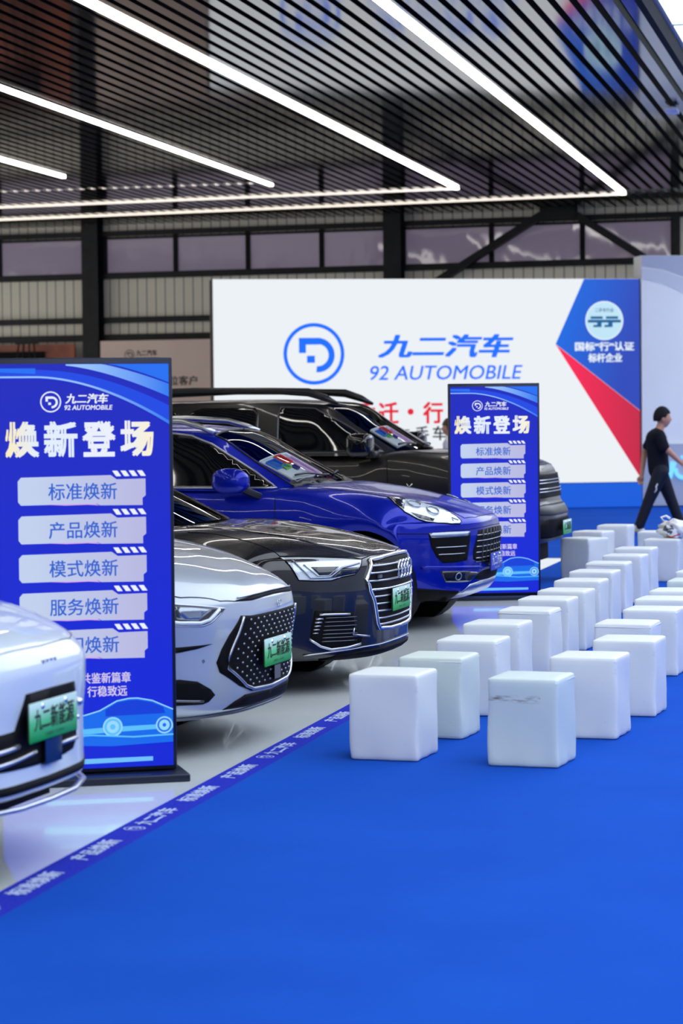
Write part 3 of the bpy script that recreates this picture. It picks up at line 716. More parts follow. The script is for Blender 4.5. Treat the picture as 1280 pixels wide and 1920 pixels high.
def plate(parent, x, z, txt, w=0.44, h=0.14, green=True, tilt=0.0, y=0.0, holder=True):
    root = empty('license_plate'); root.parent = parent; root.location = (x, y, z); root.rotation_euler = (0, tilt, 0); root['label'] = 'green licence style plate with black Chinese characters' if green else 'blue licence style plate with white characters'
    if green:
        m = mat('plate_green', (1, 1, 1, 1), 0.35); N, L, B = nodes_of(m); sp = N.new('ShaderNodeSeparateXYZ'); L.new(objco(N, L), sp.inputs[0])
        r = N.new('ShaderNodeMapRange'); L.new(sp.outputs[2], r.inputs[0]); r.inputs[1].default_value = -h / 2; r.inputs[2].default_value = h / 2
        rp = N.new('ShaderNodeValToRGB'); L.new(r.outputs[0], rp.inputs[0]); e = rp.color_ramp.elements; e[0].color = rgb(0, 160, 45); e[0].position = 0.0; e[1].color = rgb(205, 238, 226); e[1].position = 0.9
        k = e.new(0.5); k.color = rgb(95, 210, 135)
        L.new(rp.outputs[0], B.inputs['Base Color'])
    else: m = mat('plate_blue', rgb(35, 60, 190), 0.35)
    a = MB(); a.box((0, 0, 0), (0.006, w, h)); a.build('plate_board', m, root, bevel=0.002)
    if holder:
        a = MB(); a.box((-0.008, 0, 0), (0.010, w - 0.02, h - 0.02)); a.build('plate_holder', MAT['black'], root)
    Mp = Matrix(((0, -1, 0, 0.0), (1, 0, 0, 0), (0, 0, 1, 0), (0, 0, 0, 1)))   # x->+y, y->-x ; viewer in +x
    Mp = Matrix(((0, -1, 0, 0.0), (1, 0, 0, 0), (0, 0, 1, 0), (0, 0, 0, 1)))
    a = MB()
    text_into(a, txt, 0.0, 0.008, Mp, w=w * 0.84, h=h * 0.56, y=-0.0045, bold=0.012)
    text_into(a, '行稳致远 · 行业标杆', 0.0, -h * 0.36, Mp, w=w * 0.4, h=h * 0.08, y=-0.0045)
    a.build('lettering', MAT['black_print'] if green else MAT['paper'], root)
    a = MB()
    for yy in (-0.105, 0.105): a.lathe([(0, 0.010), (0.008, 0.009), (0.011, 0.003)], 'x', 10, 0, (0, yy, h / 2 - 0.018))
    a.build('bolt', MAT['chrome'], root)
    return root

def car(name, label, cat, O, yaw, spec):
    """spec: half width hw, wheel x xw, wheel r, arch R, rows (front), deck rows, greenhouse rows"""
    root = empty(name, (O[0], O[1], 0), math.radians(yaw)); tag(root, label, cat)
    S = spec; hw = S['hw']; zc_ = S['r']; Ra = S['Ra']; xw = S['xw']; pm = MAT[S['paint']]
    net = []
    for (x0, z0, a, n, yc, dz, ang, *rest) in S['rows']:
        ys = (0, 0.34 * yc, 0.62 * yc, 0.85 * yc, yc); row = []
        for y_, d_ in zip(ys, (0,) + tuple(dz)):
            row.append((x0 - a * (y_ / yc) ** n, y_, z0 - d_))
        if isinstance(ang, tuple): E_ = Vector((ang[0], hw - ang[2], ang[1]))
        else:
            t = math.radians(ang); E_ = Vector((xw + Ra * math.cos(t), hw - 0.012, zc_ + Ra * math.sin(t)))
        c = Vector(row[-1]); mid = c.lerp(E_, 0.5)
        bulge = rest[0] if rest else hw
        row.append((mid[0], bulge, mid[2])); row.append(tuple(E_))
        net.append(row)
    G = dense(net, 7, 7, S.get('smooth', 3))
    body, bme = shell('body', [(G, 0, None, None)], [pm], root, 0.0)
    # greenhouse
    GH = dense(S['green'], 7, 7, 2); c1 = 14; c2 = 28
    ws, wsme = shell('windscreen', [(GH, 0, (0, 14), (0, c1))], [MAT['windscreen']], root)
    rf, rfme = shell('roof', [(GH, 0, (14, GH.shape[0] - 1), (0, c1)), (GH, 0, (0, GH.shape[0] - 1), (c1, GH.shape[1] - 1))], [MAT[S.get('roofmat', S['paint'])]], root)
    Bs = Surf([bme]); Gs = Surf([rfme, wsme]); Al = Surf([bme, rfme, wsme])
    # under body, wells, dash
    a = MB(); L_ = S['L']
    a.box((-L_ / 2 - 0.05, 0, 0.27), (L_ - 0.9, 2 * hw - 0.34, 0.14)); a.box((-0.62, 0, 0.32), (0.7, 1.15, 0.20))
    a.build('underbody', MAT['matte_black'], root)
    for sx in (-1, 1):
        a = MB(); a.lathe([(Ra - 0.002, sx * (hw - 0.03)), (Ra - 0.002, sx * (hw - 0.36)), (0.0, sx * (hw - 0.36))], 'y', 36, 0, (xw, 0, zc_)); a.build('wheel_liner', MAT['matte_black'], root)
    a = MB(); gz = S['green'][0][0]; a.box((gz[0] - 0.62, 0, gz[2] - 0.09), (1.0, 1.25, 0.05)); a.build('dashboard', MAT['matte_black'], root)
    a = MB(); a.box((gz[0] - 1.5, 0, 0.78), (2.9, 1.3, 0.1)); a.build('cabin_floor', MAT['matte_black'], root)
    xr = xw - S['wb']
    a = MB(); Bs.patch(a, [(xr + Ra * math.cos(t), 0, zc_ + Ra * math.sin(t)) for t in [math.radians(v) for v in range(-20, 201, 10)]], (0, -1, 0), 0.003, 0.06); a.build('rear_wheel_arch', MAT['matte_black'], root)
    for sx in (-1, 1):
        wheel(root, xw, sx * (hw - 0.135), S['r'], side=sx, rimmat=S.get('rim', 'rim')); wheel(root, xr, sx * (hw - 0.105), S['r'], side=sx, rimmat=S.get('rim', 'rim'))
    return root, Bs, Gs, Al
def rear_rows(L, hw, zb, zs, xw, wb, sill=0.2, xd=-1.5, tail=1.0, zd=None):
    """rows from the doors to the tail: (x, z centre, sweep, n, yc, dz, end)"""
    zd = zb - 0.05 if zd is None else zd; out = []
    for x in (xd, xd - 0.9, xd - 1.8):
        out.append((x, zd, 0, 2, hw - 0.07, (0, 0, 0.0, zd - zb + 0.0), (x, sill, 0.05)))
    return out

# ------------------------------------------------------------------ car bodies
def tail(L, hw, zb, xr, Ra, sill=0.22, boot=None):
    bz = boot or zb
    return [(-1.85, zb, 0, 2, hw - 0.06, (0, 0, 0.02, 0.07), (-1.85, sill, 0.05)),
            (-2.8, zb, 0, 2, hw - 0.05, (0, 0, 0.02, 0.07), (-2.8, sill, 0.05)),
            (xr + 0.3, zb, 0, 2, hw - 0.05, (0, 0, 0.02, 0.06), (xr + 0.3, sill, 0.05)),
            (xr - 0.25, bz, 0, 2, hw - 0.06, (0, 0, 0.02, 0.07), (xr - 0.25, sill + 0.02, 0.05)),
            (-L + 0.14, bz - 0.01, -0.25, 3, hw - 0.12, (0, 0.0, 0.02, 0.05), (-L + 0.66, sill + 0.02, 0.04)),
            (-L + 0.02, bz - 0.14, -0.30, 3, hw - 0.08, (0, 0, 0, 0), (-L + 0.62, sill + 0.0, 0.04)),
            (-L, 0.55, -0.32, 3, hw - 0.05, (0, 0, 0, 0), (-L + 0.60, sill, 0.04)),
            (-L + 0.08, 0.30, -0.34, 3, hw - 0.08, (0, 0, 0, 0), (-L + 0.58, sill - 0.01, 0.06))]
Z4 = (0, 0, 0, 0)
SPEC = {}
SPEC['audi'] = dict(hw=0.943, xw=-0.92, r=0.345, Ra=0.385, wb=3.02, L=5.05, paint='paint_black', rows=[
    (-0.12, 0.205, 0.51, 3.5, 0.84, Z4, -30), (-0.03, 0.235, 0.53, 3.5, 0.87, Z4, -20), (-0.015, 0.40, 0.55, 3.5, 0.90, Z4, 3),
    (0.0, 0.60, 0.55, 3.5, 0.91, Z4, 26), (-0.01, 0.76, 0.55, 3.5, 0.90, (0, 0, -0.005, -0.01), 50), (-0.035, 0.805, 0.56, 3.5, 0.88, (0, 0, -0.01, -0.02), 66),
    (-0.13, 0.855, 0.52, 3.5, 0.87, (0.002, 0.01, 0.02, 0.035), 80), (-0.35, 0.915, 0.32, 3.0, 0.87, (0.002, 0.004, 0.03, 0.07), 96),
    (-0.65, 0.968, 0.20, 3.0, 0.87, (0.002, 0.0, 0.03, 0.09), 116), (-1.0, 1.005, 0.09, 2, 0.87, (0.0, 0.0, 0.03, 0.09), 148), (-1.32, 1.015, 0.0, 2, 0.88, (0, 0.005, 0.03, 0.09), 192)]
    + tail(5.05, 0.943, 1.00, -3.94, 0.385),
    green=[[(-1.20, 0, 1.025), (-1.24, .40, 1.02), (-1.40, .68, 1.0), (-1.48, .76, .985), (-1.55, .82, .96)],
           [(-1.62, 0, 1.23), (-1.65, .38, 1.225), (-1.77, .62, 1.19), (-1.83, .68, 1.16), (-1.75, .82, .97)],
           [(-2.05, 0, 1.41), (-2.07, .34, 1.40), (-2.15, .55, 1.375), (-2.2, .61, 1.35), (-2.2, .82, .98)],
           [(-2.8, 0, 1.46), (-2.8, .34, 1.455), (-2.8, .56, 1.43), (-2.8, .62, 1.40), (-2.8, .83, .99)],
           [(-3.5, 0, 1.41), (-3.5, .34, 1.40), (-3.5, .54, 1.38), (-3.5, .60, 1.35), (-3.5, .82, .99)],
           [(-4.1, 0, 1.22), (-4.1, .34, 1.21), (-4.05, .54, 1.19), (-4.0, .60, 1.16), (-4.0, .80, .98)],
           [(-4.6, 0, 1.0), (-4.55, .34, 1.0), (-4.45, .60, .99), (-4.4, .66, .98), (-4.35, .78, .96)]])
SPEC['macan'] = dict(hw=0.962, xw=-0.87, r=0.365, Ra=0.43, wb=2.81, L=4.70, paint='paint_blue', rows=[
    (-0.20, 0.235, 0.51, 3.5, 0.84, Z4, -28), (-0.08, 0.30, 0.51, 3.5, 0.87, Z4, -18), (-0.03, 0.45, 0.53, 3.5, 0.90, Z4, 0),
    (-0.02, 0.60, 0.55, 3.5, 0.91, Z4, 20), (-0.01, 0.74, 0.55, 3.5, 0.91, Z4, 38), (-0.02, 0.83, 0.55, 3.5, 0.90, (0, 0, -0.005, -0.01), 54),
    (-0.075, 0.885, 0.53, 3.5, 0.89, (0.0, 0.015, 0.03, 0.04), 68), (-0.27, 0.965, 0.33, 3.0, 0.89, (0.0, 0.005, 0.02, 0.07), 84),
    (-0.55, 1.035, 0.22, 3.0, 0.90, (0.0, 0.0, 0.005, 0.06), 102), (-0.9, 1.10, 0.10, 2, 0.90, (0, 0, 0.01, 0.07), 130), (-1.2, 1.145, 0.04, 2, 0.90, (0, 0.01, 0.03, 0.08), 160),
    (-1.48, 1.15, 0.0, 2, 0.90, (0, 0.01, 0.03, 0.07), 192)]
    + tail(4.70, 0.962, 1.13, -3.68, 0.42, 0.26),
    green=[[(-1.29, 0, 1.165), (-1.32, .40, 1.16), (-1.43, .70, 1.135), (-1.52, .77, 1.12), (-1.60, .855, 1.09)],
           [(-1.70, 0, 1.395), (-1.73, .38, 1.385), (-1.80, .655, 1.345), (-1.86, .705, 1.32), (-1.80, .855, 1.09)],
           [(-2.11, 0, 1.585), (-2.12, .35, 1.575), (-2.14, .60, 1.535), (-2.2, .65, 1.51), (-2.2, .86, 1.10)],
           [(-2.7, 0, 1.635), (-2.7, .35, 1.625), (-2.7, .605, 1.59), (-2.7, .655, 1.56), (-2.7, .87, 1.11)],
           [(-3.4, 0, 1.61), (-3.4, .35, 1.60), (-3.4, .59, 1.57), (-3.4, .645, 1.54), (-3.4, .86, 1.12)],
           [(-4.0, 0, 1.50), (-4.0, .35, 1.49), (-3.95, .56, 1.46), (-3.9, .61, 1.43), (-3.9, .84, 1.12)],
           [(-4.5, 0, 1.13), (-4.45, .35, 1.13), (-4.38, .62, 1.12), (-4.35, .68, 1.11), (-4.3, .80, 1.09)]])
SPEC['suv'] = dict(hw=0.99, xw=-0.95, r=0.39, Ra=0.45, wb=2.95, L=5.0, paint='paint_brown', rows=[
    (-0.20, 0.40, 0.34, 3.5, 0.86, Z4, -20), (-0.08, 0.44, 0.34, 3.5, 0.90, Z4, -10), (-0.02, 0.56, 0.32, 3.5, 0.93, Z4, 4),
    (-0.02, 0.72, 0.32, 3.5, 0.94, Z4, 20), (-0.10, 0.83, 0.30, 4, 0.94, Z4, 36), (-0.13, 0.98, 0.28, 4, 0.94, Z4, 52),
    (-0.15, 1.10, 0.28, 4, 0.94, Z4, 66), (-0.21, 1.18, 0.26, 4, 0.93, (0, 0, 0.01, 0.04), 80), (-0.5, 1.265, 0.14, 3, 0.93, (0, 0, 0.01, 0.05), 98),
    (-0.9, 1.315, 0.05, 2, 0.94, (0, 0, 0.01, 0.06), 124), (-1.25, 1.335, 0.02, 2, 0.94, (0, 0, 0.01, 0.06), 155), (-1.5, 1.335, 0.0, 2, 0.94, (0, 0, 0.01, 0.06), 190)]
    + tail(5.0, 0.99, 1.30, -3.9, 0.45, 0.30),
    green=[[(-1.40, 0, 1.355), (-1.42, .42, 1.35), (-1.52, .74, 1.33), (-1.58, .81, 1.32), (-1.64, .90, 1.28)],
           [(-1.82, 0, 1.61), (-1.84, .40, 1.605), (-1.92, .71, 1.575), (-1.97, .77, 1.56), (-1.9, .90, 1.29)],
           [(-2.20, 0, 1.82), (-2.21, .38, 1.815), (-2.27, .67, 1.79), (-2.33, .73, 1.77), (-2.3, .90, 1.29)],
           [(-2.9, 0, 1.855), (-2.9, .38, 1.85), (-2.9, .68, 1.83), (-2.9, .74, 1.80), (-2.9, .91, 1.29)],
           [(-3.9, 0, 1.85), (-3.9, .38, 1.845), (-3.9, .67, 1.82), (-3.9, .73, 1.79), (-3.9, .90, 1.29)],
           [(-4.75, 0, 1.78), (-4.75, .38, 1.77), (-4.7, .63, 1.75), (-4.66, .69, 1.72), (-4.6, .88, 1.29)],
           [(-4.93, 0, 1.28), (-4.92, .38, 1.28), (-4.86, .68, 1.28), (-4.82, .76, 1.28), (-4.75, .86, 1.27)]])
SPEC['byd'] = dict(hw=0.955, xw=-0.95, r=0.355, Ra=0.40, wb=2.92, L=4.95, paint='paint_silver', rows=[
    (-0.14, 0.195, 0.51, 3.5, 0.84, Z4, -30), (-0.05, 0.235, 0.53, 3.5, 0.87, Z4, -20), (-0.03, 0.36, 0.55, 3.5, 0.90, Z4, -2),
    (-0.02, 0.52, 0.57, 3.5, 0.91, Z4, 18), (0.0, 0.68, 0.59, 3.5, 0.91, Z4, 38), (-0.01, 0.76, 0.59, 3.5, 0.90, (0, 0, -0.005, -0.01), 54),
    (-0.06, 0.82, 0.57, 3.5, 0.89, (0.002, 0.01, 0.02, 0.03), 68), (-0.20, 0.90, 0.42, 3.0, 0.88, (0.002, 0.01, 0.03, 0.06), 84), (-0.42, 0.975, 0.32, 3.0, 0.88, (0.002, 0.006, 0.03, 0.08), 100),
    (-0.72, 1.03, 0.18, 2.2, 0.88, (0.0, 0.0, 0.02, 0.08), 124), (-1.05, 1.065, 0.06, 2, 0.88, (0, 0, 0.02, 0.08), 155), (-1.35, 1.075, 0.0, 2, 0.89, (0, 0, 0.02, 0.08), 192)]
    + tail(4.95, 0.955, 1.06, -3.87, 0.39),
    green=[[(-1.15, 0, 1.085), (-1.20, .40, 1.08), (-1.38, .69, 1.06), (-1.46, .77, 1.05), (-1.54, .83, 1.02)],
           [(-1.62, 0, 1.30), (-1.65, .38, 1.29), (-1.77, .63, 1.26), (-1.83, .69, 1.23), (-1.75, .83, 1.03)],
           [(-2.05, 0, 1.47), (-2.07, .34, 1.46), (-2.15, .56, 1.43), (-2.2, .62, 1.41), (-2.2, .83, 1.04)],
           [(-2.8, 0, 1.52), (-2.8, .34, 1.51), (-2.8, .57, 1.49), (-2.8, .63, 1.46), (-2.8, .84, 1.05)],
           [(-3.5, 0, 1.46), (-3.5, .34, 1.45), (-3.5, .55, 1.43), (-3.5, .61, 1.40), (-3.5, .83, 1.05)],
           [(-4.1, 0, 1.27), (-4.1, .34, 1.26), (-4.05, .54, 1.24), (-4.0, .60, 1.21), (-4.0, .81, 1.04)],
           [(-4.55, 0, 1.06), (-4.5, .34, 1.06), (-4.42, .60, 1.05), (-4.38, .66, 1.04), (-4.3, .79, 1.02)]])
SPEC['white'] = dict(hw=0.94, xw=-0.93, r=0.345, Ra=0.385, wb=2.92, L=4.9, paint='paint_white', rows=[
    (-0.10, 0.315, 0.51, 3.5, 0.84, Z4, -10), (-0.02, 0.345, 0.55, 3.5, 0.87, Z4, -3), (-0.02, 0.43, 0.57, 3.5, 0.90, Z4, 8),
    (-0.02, 0.56, 0.59, 3.5, 0.91, Z4, 22), (-0.005, 0.70, 0.61, 3.5, 0.91, Z4, 38), (-0.005, 0.78, 0.61, 3.5, 0.90, (0, 0, -0.005, -0.01), 52),
    (-0.045, 0.85, 0.59, 3.5, 0.89, (0.002, 0.01, 0.02, 0.03), 66), (-0.16, 0.92, 0.44, 3.0, 0.88, (0.002, 0.01, 0.03, 0.05), 80), (-0.35, 0.975, 0.35, 3.0, 0.88, (0.002, 0.006, 0.03, 0.07), 96),
    (-0.65, 1.02, 0.2, 2.2, 0.88, (0.0, 0.0, 0.02, 0.08), 120), (-1.0, 1.05, 0.08, 2, 0.88, (0, 0, 0.02, 0.08), 152), (-1.32, 1.06, 0.0, 2, 0.88, (0, 0, 0.02, 0.08), 192)]
    + tail(4.9, 0.94, 1.04, -3.85, 0.385),
    green=[[(p[0], p[1], p[2] - 0.02) for p in r_] for r_ in SPEC['byd']['green']])
# deck of the beltline must stay below the glasshouse: cabin opening is covered by it
CARO = {'white': ((-2.995, 8.315), -3.4), 'byd': ((-3.094, 11.954), -3.2), 'audi': ((-3.034, 14.811), -2.2), 'macan': ((-3.143, 19.110), -2.5), 'suv': ((-3.211, 23.768), -2.5)}
LAB = {'white': ('sedan_car', 'glossy white car at the left edge, nearest to the camera, with green plate'),
       'byd': ('sedan_car', 'silver sedan with dark studded grille and green plate beside the tall LED poster'),
       'audi': ('sedan_car', 'black sedan with chrome slatted grille, four-ring badge and green plate'),
       'macan': ('suv_car', 'metallic blue low crossover with oval headlights and price sheets in the windscreen'),
       'suv': ('suv_car', 'tall boxy dark SUV with roof rails, farthest in the row of cars')}
CARS = {}
for k in ('white', 'byd', 'audi', 'macan', 'suv'):
    CARS[k] = car(LAB[k][0], LAB[k][1], 'car', CARO[k][0], CARO[k][1], SPEC[k])

# ================================================================== CAR DETAILS
def sub(parent, name, m, fn, smooth=False, bevel=0):
    a = MB(); fn(a); return a.build(name, m, parent, smooth=smooth, bevel=bevel)
def both(parent, name, m, fn, smooth=True):
    """a left and a right part, each an object of its own"""
    out = []
    for sx in (1, -1):
        a = MB(); fn(a)
        if sx < 0:
            a.v = [(v[0], -v[1], v[2]) for v in a.v]; a.f = [f[::-1] for f in a.f]
        out.append(a.build(name, m, parent, smooth=smooth))
    return out
def sym(pts):
    """half outline (y<=0 side) -> full outline"""
    return list(pts) + [(p[0], -p[1], p[2]) for p in reversed(pts) if abs(p[1]) > 1e-6]
FR = (-1, 0, 0); CN = (-0.75, 0.66, 0); SD = (0, 1, 0); TP = (-0.25, 0, -1)
def lerp3(a, c, t): return tuple(a[i] + (c[i] - a[i]) * t for i in range(3))
def poly_inset(pts, k):
    c = [sum(p[i] for p in pts) / len(pts) for i in range(3)]; return [lerp3(p, c, k) for p in pts]

# ---------------- black sedan
R_, B_, G_, A_ = CARS['audi']
gr = [(-0.04, 0, 0.812), (-0.06, -0.25, 0.808), (-0.089, -0.450, 0.799), (-0.086, -0.523, 0.692), (-0.07, -0.50, 0.62), (-0.056, -0.464, 0.56), (-0.04, -0.41, 0.415), (-0.04, -0.385, 0.382), (-0.03, -0.2, 0.370), (-0.03, 0, 0.368)]
full = sym(gr)
g = sub(R_, 'grille', MAT['matte_black'], lambda a: B_.patch(a, full, FR, 0.003, 0.04, mirror=False), True)
sub(g, 'grille_frame', MAT['chrome'], lambda a: B_.line(a, full, FR, 0.014, 0.006, 0.03, mirror=False, closed=True, flat=1.0, n=8), True)
def edge_y(z):
    pts = [(0.799, .450), (0.692, .523), (0.62, .50), (0.56, .464), (0.415, .41), (0.382, .385)]
    for (z1, y1), (z2, y2) in zip(pts, pts[1:]):
        if z1 >= z >= z2: return y1 + (y2 - y1) * (z1 - z) / (z1 - z2)
    return .4
for z_ in (0.765, 0.722, 0.675, 0.622, 0.578, 0.533, 0.488, 0.443, 0.405):
    w_ = edge_y(z_) - 0.012
    sub(g, 'slat', MAT['satin'] if z_ != 0.622 else MAT['chrome'], lambda a: B_.line(a, [(0, -w_, z_), (0, -w_ / 2, z_ - 0.002), (0, 0, z_ - 0.003), (0, w_ / 2, z_ - 0.002), (0, w_, z_)], FR, 0.0095 if z_ != 0.622 else 0.013, 0.004, 0.04, mirror=False, flat=0.7), True)
def rings(a):
    for k in range(4):
        c = Vector((0.028, -0.1155 + k * 0.077, 0.728)); a.tube([(c[0], c[1] + 0.052 * math.cos(t), c[2] + 0.052 * math.sin(t)) for t in [2 * math.pi * j / 28 for j in range(28)]], 0.0075, 8, 0, True)
sub(R_, 'ring_badge', MAT['chrome'], rings, True)
sub(R_, 'small_badge', MAT['gunmetal'], lambda a: a.box((-0.03, -0.40, 0.70), (0.012, 0.07, 0.022)))
plate(R_, 0.018, 0.545, '九二新能源', w=0.44, h=0.14, y=-0.05)
hl = [(-.549, -.809, .833), (-.44, -.755, .832), (-.326, -.692, .827), (-.22, -.60, .818), (-.121, -.502, .805), (-.13, -.56, .75), (-.14, -.600, .722), (-.2, -.671, .711), (-.253, -.721, .693), (-.34, -.78, .694), (-.421, -.833, .701)]
hs = both(R_, 'headlight', MAT['lens'], lambda a: B_.patch(a, hl, CN, 0.005, 0.03, mirror=False))
for sx, h_ in zip((1, -1), hs):
    def one(name, m, fn):
        a = MB(); fn(a)
        if sx < 0: a.v = [(v[0], -v[1], v[2]) for v in a.v]; a.f = [f[::-1] for f in a.f]
        return a.build(name, m, h_, smooth=True)
    one('lamp_housing', MAT['lens_dark'], lambda a: (B_.patch(a, [(-.40, -.75, .775), (-.25, -.645, .772), (-.285, -.68, .728), (-.35, -.73, .725)], CN, 0.008, 0.03, mirror=False), B_.patch(a, [(-.24, -.64, .762), (-.135, -.54, .765), (-.138, -.595, .728), (-.2, -.66, .718), (-.28, -.70, .705)], CN, 0.008, 0.03, mirror=False)))  # housing wedge, then a dark reflection painted on as the second patch
    one('light_guide', MAT['lens_grey'], lambda a: (B_.line(a, [(-.50, -.79, .815), (-.37, -.79, .712), (-.27, -.72, .712), (-.22, -.65, .765), (-.14, -.54, .785)], CN, 0.007, 0.010, mirror=False), B_.line(a, [(-.44, -.77, .79), (-.34, -.755, .722), (-.29, -.71, .722), (-.245, -.66, .768)], CN, 0.004, 0.010, mirror=False)))
    one('lamp_gasket', MAT['matte_black'], lambda a: B_.line(a, hl, CN, 0.0055, 0.001, mirror=False, closed=True))
it = [(-.335, -.785, .515), (-.24, -.69, .51), (-.143, -.612, .497), (-.142, -.594, .40), (-.108, -.535, .35), (-.12, -.545, .305), (-.20, -.63, .292), (-.263, -.702, .285), (-.32, -.75, .31), (-.365, -.785, .352), (-.355, -.79, .42)]
ins = both(R_, 'bumper_intake', MAT['matte_black'], lambda a: B_.patch(a, it, CN, 0.004, 0.03, mirror=False))
for sx, h_ in zip((1, -1), ins):
    def bars(a):
        for z_, l_ in ((0.470, .20), (0.445, .27), (0.42, .24), (0.395, .22), (0.372, .19), (0.350, .17), (0.328, .15)):
            B_.line(a, [(-.30 + .02 * (z_ - .4) / .1, -.74, z_), (-.2, -.66, z_ - .002), (-.135 - (0.0 if z_ > .39 else -0.015), -.59, z_ - .003)], CN, 0.0035, 0.007, mirror=False)
        if sx < 0: a.v = [(v[0], -v[1], v[2]) for v in a.v]; a.f = [f[::-1] for f in a.f]
    sub(h_, 'intake_slats', MAT['gunmetal'], bars, True)
    def leds(a):
        B_.line(a, [(-.315, -.768, .492), (-.24, -.70, .490), (-.165, -.632, .486)], CN, 0.0075, 0.008, mirror=False)
        for k in range(5):
            z_ = .466 - k * .0215; B_.line(a, [(-.335 - .003 * k, -.778 - .002 * k, z_), (-.300 - .006 * k, -.748 - .004 * k, z_)], CN, 0.0065 - .0006 * k, 0.008, mirror=False)
        if sx < 0: a.v = [(v[0], -v[1], v[2]) for v in a.v]; a.f = [f[::-1] for f in a.f]
    sub(h_, 'light_bars', MAT['satin'], leds, True)
    def crn(a):
        B_.line(a, [(-.372, -.788, .345), (-.315, -.745, .298), (-.262, -.70, .277), (-.19, -.62, .283), (-.125, -.545, .300)], CN, [0.004, 0.014, 0.013, 0.007, 0.004] if 0 else 0.009, 0.006, mirror=False)
        B_.line(a, [(-.145, -.605, .40), (-.150, -.60, .36), (-.11, -.54, .348), (-.085, -.48, .34)], CN, 0.007, 0.006, mirror=False)
        if sx < 0: a.v = [(v[0], -v[1], v[2]) for v in a.v]; a.f = [f[::-1] for f in a.f]
    sub(h_, 'intake_trim', MAT['satin'], crn, True)
sub(R_, 'lower_trim', MAT['satin'], lambda a: B_.line(a, sym([(-.50, -.80, .235), (-.265, -.696, .258), (-.111, -.521, .272), (-.025, -.061, .278), (-.02, 0, .278)])[:], FR, 0.004, 0.004, mirror=False), True) if 0 else None
lt = [(-.42, -.79, .248), (-.265, -.696, .262), (-.111, -.521, .278), (-.04, -.25, .284), (-.025, 0, .285)]
sub(R_, 'splitter_trim', MAT['satin'], lambda a: B_.line(a, lt + [(p[0], -p[1], p[2]) for p in reversed(lt[:-1])], FR, 0.0045, 0.006, mirror=False), True)
sub(R_, 'splitter', MAT['matte_black'], lambda a: B_.patch(a, sym([(-.02, 0, .262), (-.04, -.25, .262), (-.111, -.50, .256), (-.25, -.66, .243), (-.28, -.69, .212), (-.16, -.55, .212), (-.06, -.25, .212), (-.04, 0, .212)]), FR, 0.010, 0.02, mirror=False), True)
sub(R_, 'hood_gap', MAT['matte_black'], lambda a: (B_.line(a, [(-1.15, -.73, .985), (-.992, -.725, .97), (-.75, -.76, .91), (-.549, -.80, .838), (-.326, -.686, .833), (-.121, -.498, .812), (-.105, -.43, .815), (-.05, 0, .828)], TP, 0.0035, 0.0, 0.04), ), True)
both(R_, 'hood_crease', MAT['paint_black'], lambda a: B_.line(a, [(-1.2, -.60, 1.02), (-.8, -.58, .985), (-.4, -.53, .915), (-.12, -.44, .83)], TP, 0.012, -0.006, 0.05, mirror=False))
both(R_, 'side_window', MAT['sideglass'], lambda a: G_.patch(a, [(-1.68, -.8, 1.0), (-1.95, -.7, 1.22), (-2.2, -.65, 1.33), (-2.8, -.65, 1.385), (-3.5, -.65, 1.33), (-3.95, -.65, 1.15), (-3.9, -.75, 1.0)], SD, 0.004, 0.08, mirror=False))

# ---------------- metallic blue crossover
R_, B_, G_, A_ = CARS['macan']
hl = [(-.70, -.705, 1.042), (-.64, -.63, 1.038), (-.53, -.58, 1.015), (-.421, -.553, .984), (-.301, -.523, .945), (-.205, -.532, .896), (-.15, -.555, .852), (-.149, -.595, .832), (-.20, -.655, .834), (-.297, -.728, .842), (-.38, -.765, .858), (-.452, -.787, .881), (-.536, -.821, .932), (-.618, -.798, .993)]
HLD = (-0.55, 0.45, -0.7)
hs = both(R_, 'headlight', MAT['lens'], lambda a: B_.patch(a, hl, HLD, 0.005, 0.03, mirror=False))
for sx, h_ in zip((1, -1), hs):
    def fx(a):
        if sx < 0: a.v = [(v[0], -v[1], v[2]) for v in a.v]; a.f = [f[::-1] for f in a.f]
    sub(h_, 'lamp_gasket', MAT['matte_black'], lambda a: (B_.line(a, hl, HLD, 0.006, 0.001, mirror=False, closed=True), fx(a)), True)
    sub(h_, 'lamp_housing', MAT['lens_dark'], lambda a: (B_.patch(a, [(-.69, -.705, 1.040), (-.64, -.635, 1.034), (-.58, -.62, 1.02), (-.57, -.72, .99), (-.55, -.80, .945), (-.61, -.80, .985)], HLD, 0.007, 0.03, mirror=False), B_.patch(a, [(-.50, -.79, .92), (-.42, -.74, .895), (-.33, -.70, .868), (-.33, -.735, .853), (-.43, -.775, .88)], HLD, 0.007, 0.03, mirror=False), fx(a)), True)
    def refl(a):
        for c, r_ in (((-.50, -.68, .98), .055), ((-.36, -.64, .93), .05)):
            p, n_ = B_.hit(c, HLD); e = Vector((0, 0, 1)).cross(n_).normalized(); f_ = n_.cross(e)
            a.tube([p + n_ * 0.01 + e * (r_ * math.cos(t)) + f_ * (r_ * math.sin(t)) for t in [2 * math.pi * j / 20 for j in range(20)]], 0.007, 6, 0, True)
        B_.line(a, [(-.17, -.575, .85), (-.22, -.59, .87), (-.20, -.62, .848)], HLD, 0.004, 0.008, mirror=False); fx(a)
    sub(h_, 'reflector_ring', MAT['lens_grey'], refl, True)
it = [(-.354, -.793, .757), (-.22, -.68, .758), (-.088, -.507, .753), (-.096, -.516, .67), (-.112, -.53, .545), (-.19, -.63, .533), (-.26, -.714, .531), (-.302, -.75, .578), (-.335, -.78, .66)]
ins = both(R_, 'bumper_intake', MAT['matte_black'], lambda a: B_.patch(a, it, CN, 0.004, 0.03, mirror=False))
